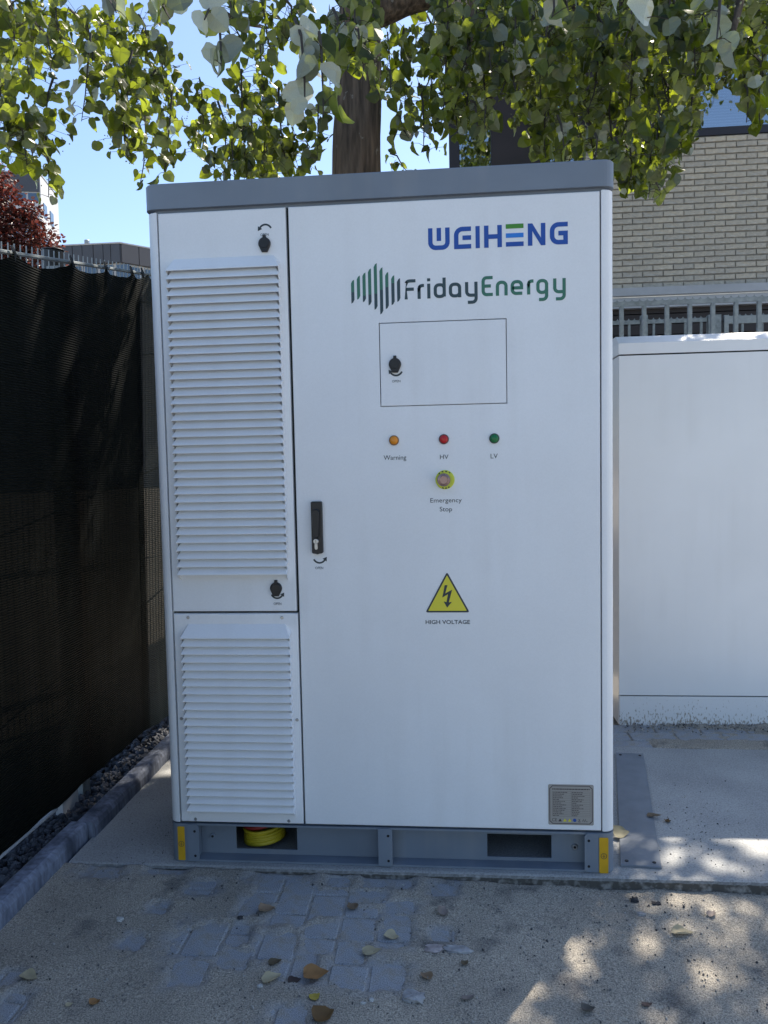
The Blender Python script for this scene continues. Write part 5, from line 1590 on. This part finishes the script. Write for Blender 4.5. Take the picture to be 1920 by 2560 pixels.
limb([(-.22, 1.70, 3.9), (-.6, 2.4, 4.4), (-1.1, 3.1, 4.8)], [.055, .04, .012])
limb([(.75, 1.5, 3.80), (.9, 1.15, 3.70), (1.05, .8, 3.50), (1.15, .6, 3.2)], [.032, .024, .016, .006])
limb([(1.4, 1.4, 4.05), (1.50, 1.2, 3.55), (1.44, 1.1, 3.22), (1.36, 1.0, 2.95)], [.026, .024, .018, .006])
limb([(.30, 1.5, 3.95), (.335, 1.45, 3.6), (.345, 1.42, 3.35), (.30, 1.4, 3.12)], [.020, .018, .014, .006])
limb([(1.0, 1.5, 3.95), (1.25, 1.35, 3.52), (1.5, 1.3, 3.36), (1.85, 1.25, 3.28)], [.030, .026, .020, .007])
limb([(-1.9, 1.2, 4.3), (-1.88, .9, 3.55), (-1.72, .8, 3.2), (-1.75, .75, 2.82)], [.024, .020, .014, .006])
limb([(-1.05, 1.3, 4.2), (-.95, 1.2, 3.6), (-.75, 1.15, 3.32), (-.55, 1.1, 3.22)], [.022, .014, .011, .005])

r_ = random.Random(27)
leaves = []       # (position, rotation matrix, size)
tw = MB()
def leaf_frame(d_tip, nrm):
    x = d_tip.normalized()
    z = nrm - x * nrm.dot(x)
    if z.length < 1e-3: z = Vector((0, 0, 1)) - x * x.z
    z.normalize()
    y = z.cross(x)
    return Matrix((x, y, z)).transposed()
def add_leaf(p, size, droop=None, pale=False):
    az = r_.uniform(0, 2 * pi)
    if pale:                 # hanging leaves turned edge to the light, silvery side towards the street
        az = radians(90 + r_.gauss(0, 38)); droop = r_.uniform(.95, 1.45)
    dr = droop if droop is not None else (r_.uniform(.85, 1.5) if r_.random() < .62 else r_.uniform(.05, .85))
    tip = Vector((cos(az) * cos(dr), sin(az) * cos(dr), -sin(dr)))
    nrm = Vector((cos(az) * sin(dr), sin(az) * sin(dr), cos(dr))) + Vector((r_.gauss(0, .55), r_.gauss(0, .55), r_.gauss(0, .3)))
    F = leaf_frame(tip, nrm)
    F = F @ Matrix.Rotation(r_.gauss(0, .55), 3, 'Z')
    leaves.append((p, F, size, pale))
def spray(a, b, w, n, smin=.030, smax=.070, twig=True, pale=0.0):
    a = Vector(a); b = Vector(b)
    side = Vector((r_.uniform(-1, 1), r_.uniform(-1, 1), 0)) * w * .5
    pts = [a, a.lerp(b, .35) + side * .6 + Vector((0, 0, .03)), a.lerp(b, .7) + side * .5, b]
    if twig: tw.tube(pts, [.0062, .0048, .0034, .0018], 4, False)
    for i in range(n):
        t = (i + r_.random()) / n
        c = a.lerp(b, t) + side * (4 * t * (1 - t)) * .6
        off = Vector((r_.gauss(0, 1), r_.gauss(0, 1), r_.gauss(0, .45))) * w * .52
        if off.length > w * 1.15: off *= w * 1.15 / off.length
        p = c + off
        add_leaf(p, r_.uniform(smin, smax) * (1.0 if t < .9 else .85), None, r_.random() < pale)
        if twig and off.length > .02: tw.tube([c, c + off * .5 + Vector((0, 0, .006)), p], [.0016, .0012, .0009], 3, False)
for (ax, ay, az, bx_, by_, bz_, w, n) in SPRAYS:
    if by_ < -.05: spray((ax, ay, az), (bx_, by_, bz_), w, int(n * 1.35), .048, .078, True, .75)
    else: spray((ax, ay, az), (bx_, by_, bz_), w, int(n * 2.35), pale=.06)
n_low = len(leaves)
# the crown above and around: sprays hung on a dome of boughs
def crown_ok(x, y, z):
    d = math.hypot(x - .23, y + 2.336)
    return z > 1.317 + .645 * d + .16 or y < -1.9
for i in range(CROWN_N):
    a_ = r_.uniform(0, 2 * pi); rad = 3.9 * math.sqrt(r_.random())
    x = -.1 + rad * cos(a_); y = 1.75 + rad * sin(a_) * .92
    if y < -.55: continue
    top = 3.6 + 3.6 * math.sqrt(max(0, 1 - (rad / 4.1) ** 2))
    z = 3.05 + (top - 3.05) * r_.random() ** .8
    ln = r_.uniform(.22, .42)
    if not crown_ok(x, y, z - ln - .12): continue
    dx, dy = r_.uniform(-.12, .12), r_.uniform(-.12, .12)
    spray((x, y, z), (x + dx, y + dy, z - ln), .19, 16, .05, .085, twig=(i % 3 == 0))

# extra boughs added sunward, out of view, to dapple the ground
for i in range(SHADE_BOUGH_N):
    x = r_.uniform(.5, 3.9); y = r_.uniform(1.2, 4.9)
    z = r_.uniform(4.6, 7.4) - .12 * abs(x - 2)
    ln = r_.uniform(.22, .40)
    if not crown_ok(x, y, z - ln - .12): continue
    spray((x, y, z), (x + r_.uniform(-.12, .12), y + r_.uniform(-.12, .12), z - ln), .22, 17, .05, .085, twig=(i % 3 == 0))

for i in range(17):      # unseen sprays added in the sun's path to shade the slab
    x, y, z = 3.0 + r_.uniform(-.5, .5), 3.45 + r_.uniform(-.4, .4), 5.9 + r_.uniform(-.3, .4)
    spray((x, y, z), (x + r_.uniform(-.12, .12), y + r_.uniform(-.12, .12), z - .3), .22, 15, .05, .085, twig=False)

# the nearest leaves are objects of their own, the rest one mass of foliage
cpos = Vector(cam.location)
Mi = cam.rotation_euler.to_matrix().transposed()
score = []
for i, (p, R, s, pl) in enumerate(leaves):
    q = Mi @ (p - cpos)
    inside = q.z < -.3 and abs(q.x / -q.z) < .52 and abs(q.y / -q.z) < .69
    facing = abs((R.col[2]).dot((p - cpos).normalized()))
    score.append((s * s * (.3 + facing) / (p - cpos).length ** 2 if inside else -1, i))
score.sort(reverse=True)
single = set(i for sc_, i in score[:300] if sc_ > 0)
lm = []
for k, (vs, fs) in enumerate(LV):
    me = bpy.data.meshes.new('leaf'); me.from_pydata(vs, [], fs); me.materials.append(LEAF); lm.append(me)
for k in range(8):
    me = lm[k].copy(); me.materials.clear(); me.materials.append(LEAF_PALE); lm.append(me)
fol = MB(); fol_p = MB()
to = Vector(tree['_o'])
for i, (p, R, s, pl) in enumerate(leaves):
    k = r_.randrange(8)
    if i in single:
        o = bpy.data.objects.new('leaf', lm[k + 8 * pl]); COL.objects.link(o); o.parent = tree
        o.matrix_local = Matrix.Translation(p - to) @ (R.to_4x4() @ Matrix.Scale(s, 4))
    else:
        vs, fs = LV[k]
        fo = fol_p if pl else fol
        b = len(fo.v)
        fo.v += [tuple(p + R @ (Vector(v) * s)) for v in vs]
        fo.f += [tuple(j + b for j in f) for f in fs]
o = fol.build('foliage', LEAF, tree); o['kind'] = 'stuff'
o = fol_p.build('pale_foliage', LEAF_PALE, tree); o['kind'] = 'stuff'
o = tw.build('twigs', TWIG, tree); o['kind'] = 'stuff'
# small round fruit and bracts in bunches
fr = MB()
tinyb = rock_mesh(77, 4, 6, 1, .05)
for (ax, ay, az, bx_, by_, bz_, w, n) in SPRAYS[::2]:
    c = Vector((bx_, by_, bz_)) + Vector((r_.uniform(-w, w), r_.uniform(-w, w), r_.uniform(0, .12)))
    for k in range(7):
        q = c + Vector((r_.gauss(0, .012), r_.gauss(0, .012), r_.gauss(0, .014)))
        scatter_rock(fr, r_, q, .0034, tinyb)
o = fr.build('fruit', mat('pale_linden_fruit', (0.26, 0.27, 0.15), .8), tree); o['kind'] = 'stuff'

# ================================================================== OTHER TREES
def blob_tree(name, label, base, crowns, n, size, m_, trunk_r, seed, group=None):
    r = random.Random(seed)
    t = thing(name, base, label, 'tree', group)
    mb = MB()
    top = crowns[0][2]
    mb.tube([base, (base[0] + .05, base[1], base[2] + (top - base[2]) * .5), (crowns[0][0], crowns[0][1], top)], [trunk_r, trunk_r * .75, trunk_r * .3], 10)
    for (cx, cy, cz, rx, rz) in crowns[1:]:
        mb.tube([(base[0] + .02, base[1], base[2] + (top - base[2]) * .55), ((base[0] + cx) / 2, (base[1] + cy) / 2, cz - rz * .4), (cx, cy, cz)], [trunk_r * .45, trunk_r * .3, trunk_r * .1], 6)
    mb.build('trunk', TWIG, t)
    f = MB()
    tot = sum(c[3] ** 2 for c in crowns)
    quad = [(0, 0, 0), (.35, .36, .06), (.8, .22, .02), (1, 0, -.1), (.75, -.24, .02), (.3, -.36, .06)]
    for (cx, cy, cz, rx, rz) in crowns:
        for i in range(int(n * rx * rx / tot)):
            d = Vector((r.gauss(0, 1), r.gauss(0, 1), r.gauss(0, 1))).normalized()
            k = r.random() ** .45 * (1 + .30 * fbm(d.x * 2.5, d.y * 2.5, d.z * 2.5 + seed))
            p = Vector((cx + d.x * rx * k, cy + d.y * rx * k, cz + d.z * rz * k))
            R = Euler((r.uniform(-.9, .9), r.uniform(-.9, .9), r.uniform(0, 6.28))).to_matrix()
            s = size * r.uniform(.7, 1.3)
            f.add([p + R @ (Vector(q) * s) for q in quad], [(0, 1, 2, 3), (0, 3, 4, 5)])
    o = f.build('foliage', m_, t); o['kind'] = 'stuff'
    return t
blob_tree('maple_tree', 'dark red leaved maple above the wire fence at far left', (-7.6, 9.3, 0),
          [(-7.2, 9.2, 4.8, 1.0, .8), (-6.45, 9.0, 4.85, .60, .46), (-5.95, 9.0, 4.72, .36, .33), (-6.55, 9.0, 5.35, .46, .36), (-6.15, 9.0, 5.12, .32, .26), (-6.9, 9.1, 5.75, .52, .42), (-6.3, 9.1, 4.3, .65, .5), (-8.3, 9.3, 5.2, .9, .8)], 11000, .068, RED_LEAF, .14, 3)
blob_tree('leafy_shrub', 'yellow-green shrub just left of the lettered cabinet beyond the fence', (-3.75, 9.2, 0),
          [(-3.75, 9.2, 3.75, .40, .55), (-3.55, 9.2, 4.2, .20, .32), (-3.4, 9.2, 3.5, .35, .5)], 900, .075, HEDGE_LEAF, .05, 5)
# trees across the yard behind the viewer: they show mirrored in the office windows
for i, (x, y, h, w) in enumerate([(-2.5, -17, 6.0, 2.4), (7.0, -21, 7.0, 3.0), (15.0, -18, 6.0, 2.6)]):
    blob_tree('yard_tree', ['round tree across the yard, mirrored in the office windows', 'tallest tree across the yard facing the office windows', 'tree at the right end across the yard'][i], (x, y, 0),
              [(x, y, h, w, w * .9), (x + w * .6, y, h - 1.2, w * .7, w * .6), (x - w * .6, y + .4, h - .8, w * .7, w * .6)], 2200, .42, HEDGE_LEAF, .25, 20 + i, 'trees across the yard')

# ================================================================== FALLEN LEAVES AND STONES
def fallen(x, y, size, curl, fold, m_, label, yaw=0.0, z=None, tilt=0.0, seed=0, squash=1.0, name='fallen_leaf', cat='leaf', lift=0.0):
    r = random.Random(seed + 100)
    half = [(0.0, 0.02), (.02, .26), (.16, .44), (.34, .49), (.52, .43), (.68, .31), (.84, .15), (1.0, 0.02)]
    cols = 7
    vs = []; fs = []
    for (u, w) in half:
        w *= squash
        for j in range(cols):
            t = -1 + 2 * j / (cols - 1)
            ee = r.uniform(.86, 1.10) if j in (0, cols - 1) else 1.0
            yv = t * w * ee
            # roll the blade across (curl) and lengthwise (fold)
            a_ = yv * curl * 2.6
            rad = 1 / max(.001, abs(curl) * 2.6)
            yy = sin(a_) * rad if abs(curl) > .02 else yv
            zz = (1 - cos(a_)) * rad * (1 if curl > 0 else -1) if abs(curl) > .02 else 0
            b2 = (u - .5) * fold * 2.0
            radb = 1 / max(.001, abs(fold) * 2.0)
            xx = sin(b2) * radb if abs(fold) > .02 else u - .5
            z2 = (1 - cos(b2)) * radb * (1 if fold > 0 else -1) if abs(fold) > .02 else 0
            vs.append(Vector((xx, yy, zz + z2 + r.uniform(-.025, .025))))
    n = len(half)
    fs = [(i * cols + j, (i + 1) * cols + j, (i + 1) * cols + j + 1, i * cols + j + 1) for i in range(n - 1) for j in range(cols - 1)]
    R = Euler((tilt, 0, yaw)).to_matrix()
    vs = [R @ (v * size) for v in vs]
    lo_ = min(v.z for v in vs)
    g = (z if z is not None else max(sand_h(x, y), pz(x))) + .0012 + lift
    me = bpy.data.meshes.new(name); me.from_pydata([(v.x, v.y, v.z - lo_) for v in vs], [], fs); me.materials.append(m_)
    for p in me.polygons: p.use_smooth = True
    o = bpy.data.objects.new(name, me); COL.objects.link(o); o.location = (x, y, g)
    return tag(o, label, cat, 'fallen dry leaves')
G_ = None
fallen(-.327, -.236, .050, .9, .5, DRY_TAN, 'curled light brown leaf at the left end of the bare pavers', .3, seed=1)
fallen(-.086, -.194, .042, .95, .7, DRY_TAN, 'small crumpled tan leaf on a paver joint close to the cabinet', 2.2, seed=2)
fallen(.177, -.199, .046, 1.1, .4, DRY_GREY, 'cup-shaped folded leaf alone on the sand below the cabinet middle', 1.3, seed=3, tilt=.5)
fallen(.042, -.321, .044, .7, .6, DRY_CREAM, 'small pale crinkled leaf resting on a bare paver', -.3, seed=4)
fallen(-.005, -.395, .052, .15, .2, DRY_CREAM, 'flat cream leaf left of the flaky stones', .2, seed=5, squash=.75)
fallen(-.249, -.462, .036, 1.0, .3, DRY_TAN, 'tiny rolled tan leaf just above the cream rolled one', .7, seed=6)
fallen(-.242, -.527, .052, 1.2, .15, DRY_CREAM, 'rolled cream leaf left of the big orange-brown leaf', .75, seed=7, squash=.85)
fallen(-.136, -.498, .066, .45, .35, DRY_ORANGE, 'biggest orange-brown leaf near the bottom of the picture', .2, seed=8)
fallen(-.187, -.519, .034, .3, .3, DRY_DARK, 'dark brown leaf scrap tucked beside the big orange-brown leaf', .3, seed=9)
fallen(-.123, -.581, .029, .3, .3, DRY_YELLOW, 'small yellow leaf below the big orange-brown leaf', .9, seed=10)
fallen(-.093, -.643, .056, .8, .6, DRY_ORANGE, 'half open brown leaf at the bottom edge of the picture', .5, seed=11, tilt=.3)
fallen(.141, -.487, .036, .9, .5, DRY_TAN, 'small curled brown leaf above the large flat stone', 2.5, seed=12)
fallen(.240, -.426, .024, .9, .6, DRY_TAN, 'crumb of tan leaf under the wider flaky stone', 1.0, seed=13)
fallen(.245, -.548, .036, 1.0, .5, DRY_GREY, 'pointed grey-tan leaf right of the large flat stone', .5, seed=14, squash=.6)
fallen(.944, -.145, .040, 1.3, .4, DRY_GREY, 'V-folded grey-tan leaf on the sand in front of the slab at right', .9, seed=15, squash=.8)
fallen(.837, -.241, .058, 1.35, .1, DRY_CREAM, 'tightly rolled cream leaf lying among the sun patches', .1, seed=16, squash=.9)
fallen(.526, -.569, .036, 1.0, .8, DRY_GREY, 'crumpled grey leaf near the bottom edge right of centre', .2, seed=17)
fallen(.672, -.528, .030, .6, .5, DRY_DARK, 'thin dark leaf scrap among the sun patches near the bottom', .3, seed=18, squash=.6)
fallen(.770, .232, .058, .5, .2, DRY_CREAM, 'pale fan-shaped leaf on the steel strip close to the cabinet foot', .15, z=SLAB + .008, seed=19, tilt=.5)
fallen(.915, .375, .052, 1.3, .15, DRY_TAN, 'rolled tan leaf across the edge of the steel strip', .2, z=SLAB + .008, seed=20, squash=.6)
fallen(.955, .352, .030, .9, .7, DRY_ORANGE, 'small crumpled brown leaf beside the rolled one on the slab', 1.2, z=SLAB, seed=21)
fallen(-.853, -.570, .052, .8, .25, DRY_CREAM, 'folded cream leaf alone on the sand at lower left', -.35, seed=22, squash=.8)
fallen(-.705, -.655, .017, .3, .3, DRY_CREAM, 'tiny white leaf scrap near the bottom left edge', .7, seed=23)
fallen(-.646, -.645, .030, 1.1, .9, DRY_ORANGE, 'tangled brown leaf tuft near the bottom left edge', .7, seed=24)

def stone(x, y, sx, sy, sz, m_, label, seed, yaw=0.0, name='stone', group='loose stones on the sand', rough=.16, z=None):
    vs, fs = rock_mesh(seed, 8, 14, 1, rough)
    R = Euler((0, 0, yaw)).to_matrix()
    g = (z if z is not None else max(sand_h(x, y), pz(x)))
    vv = []
    for v in vs:
        k = 1 + .34 * fbm(v[0] * 2.6 + seed, v[1] * 2.6, 0)
        vv.append(R @ Vector((v[0] * sx * k, v[1] * sy * k, max(-.5, min(.55, v[2]) * k + .25 * fbm(v[0] * 4, v[1] * 4, seed)) * sz)))
    me = bpy.data.meshes.new(name); me.from_pydata([tuple(v) for v in vv], [], fs); me.materials.append(m_)
    o = bpy.data.objects.new(name, me); COL.objects.link(o); o.location = (x, y, g + sz * .30)
    return tag(o, label, 'stone', group)
stone(.159, -.372, .024, .017, .006, ROCK_P, 'smaller pinkish flat stone touching the wide grey flaky one', 31, .3)
stone(.222, -.372, .038, .017, .0065, ROCK, 'wide grey flaky stone, widest on the sand', 32, -.1)
stone(.112, -.562, .032, .021, .012, ROCK, 'large grey flat stone nearest the bottom edge', 33, -.1)
stone(.014, -.580, .006, .0065, .006, PEB_W, 'small white pebble left of the large flat stone', 34)
stone(-.005, -.592, .007, .004, .004, PEB_W, 'flat white pebble lowest of the two beside each other', 35)
stone(-.266, -.556, .008, .005, .006, PEB_W, 'white pebble below the rolled cream leaf', 36)
stone(.745, -.156, .012, .008, .007, ROCK, 'grey pebble on the sand before the slab corner', 37)
stone(.743, -.086, .012, .010, .012, PEB_D, 'dark earth clod against the slab front at right', 38, rough=.3)
stone(-.732, -.314, .010, .009, .008, PEB_W, 'round white pebble alone on the sand at left', 39)
stone(-.393, -.281, .008, .006, .007, PEB_D, 'small black pebble left of the bare pavers', 40)
stone(.80, -.10, .014, .007, .006, PEB_D, 'low dark clod right of the earth clod by the slab', 41, rough=.3)
stone(.055, -.062, .005, .004, .006, PEB_W, 'tiny white chip standing at the slab foot', 42)

for o in bpy.data.objects:
    if '_o' in o: del o['_o']
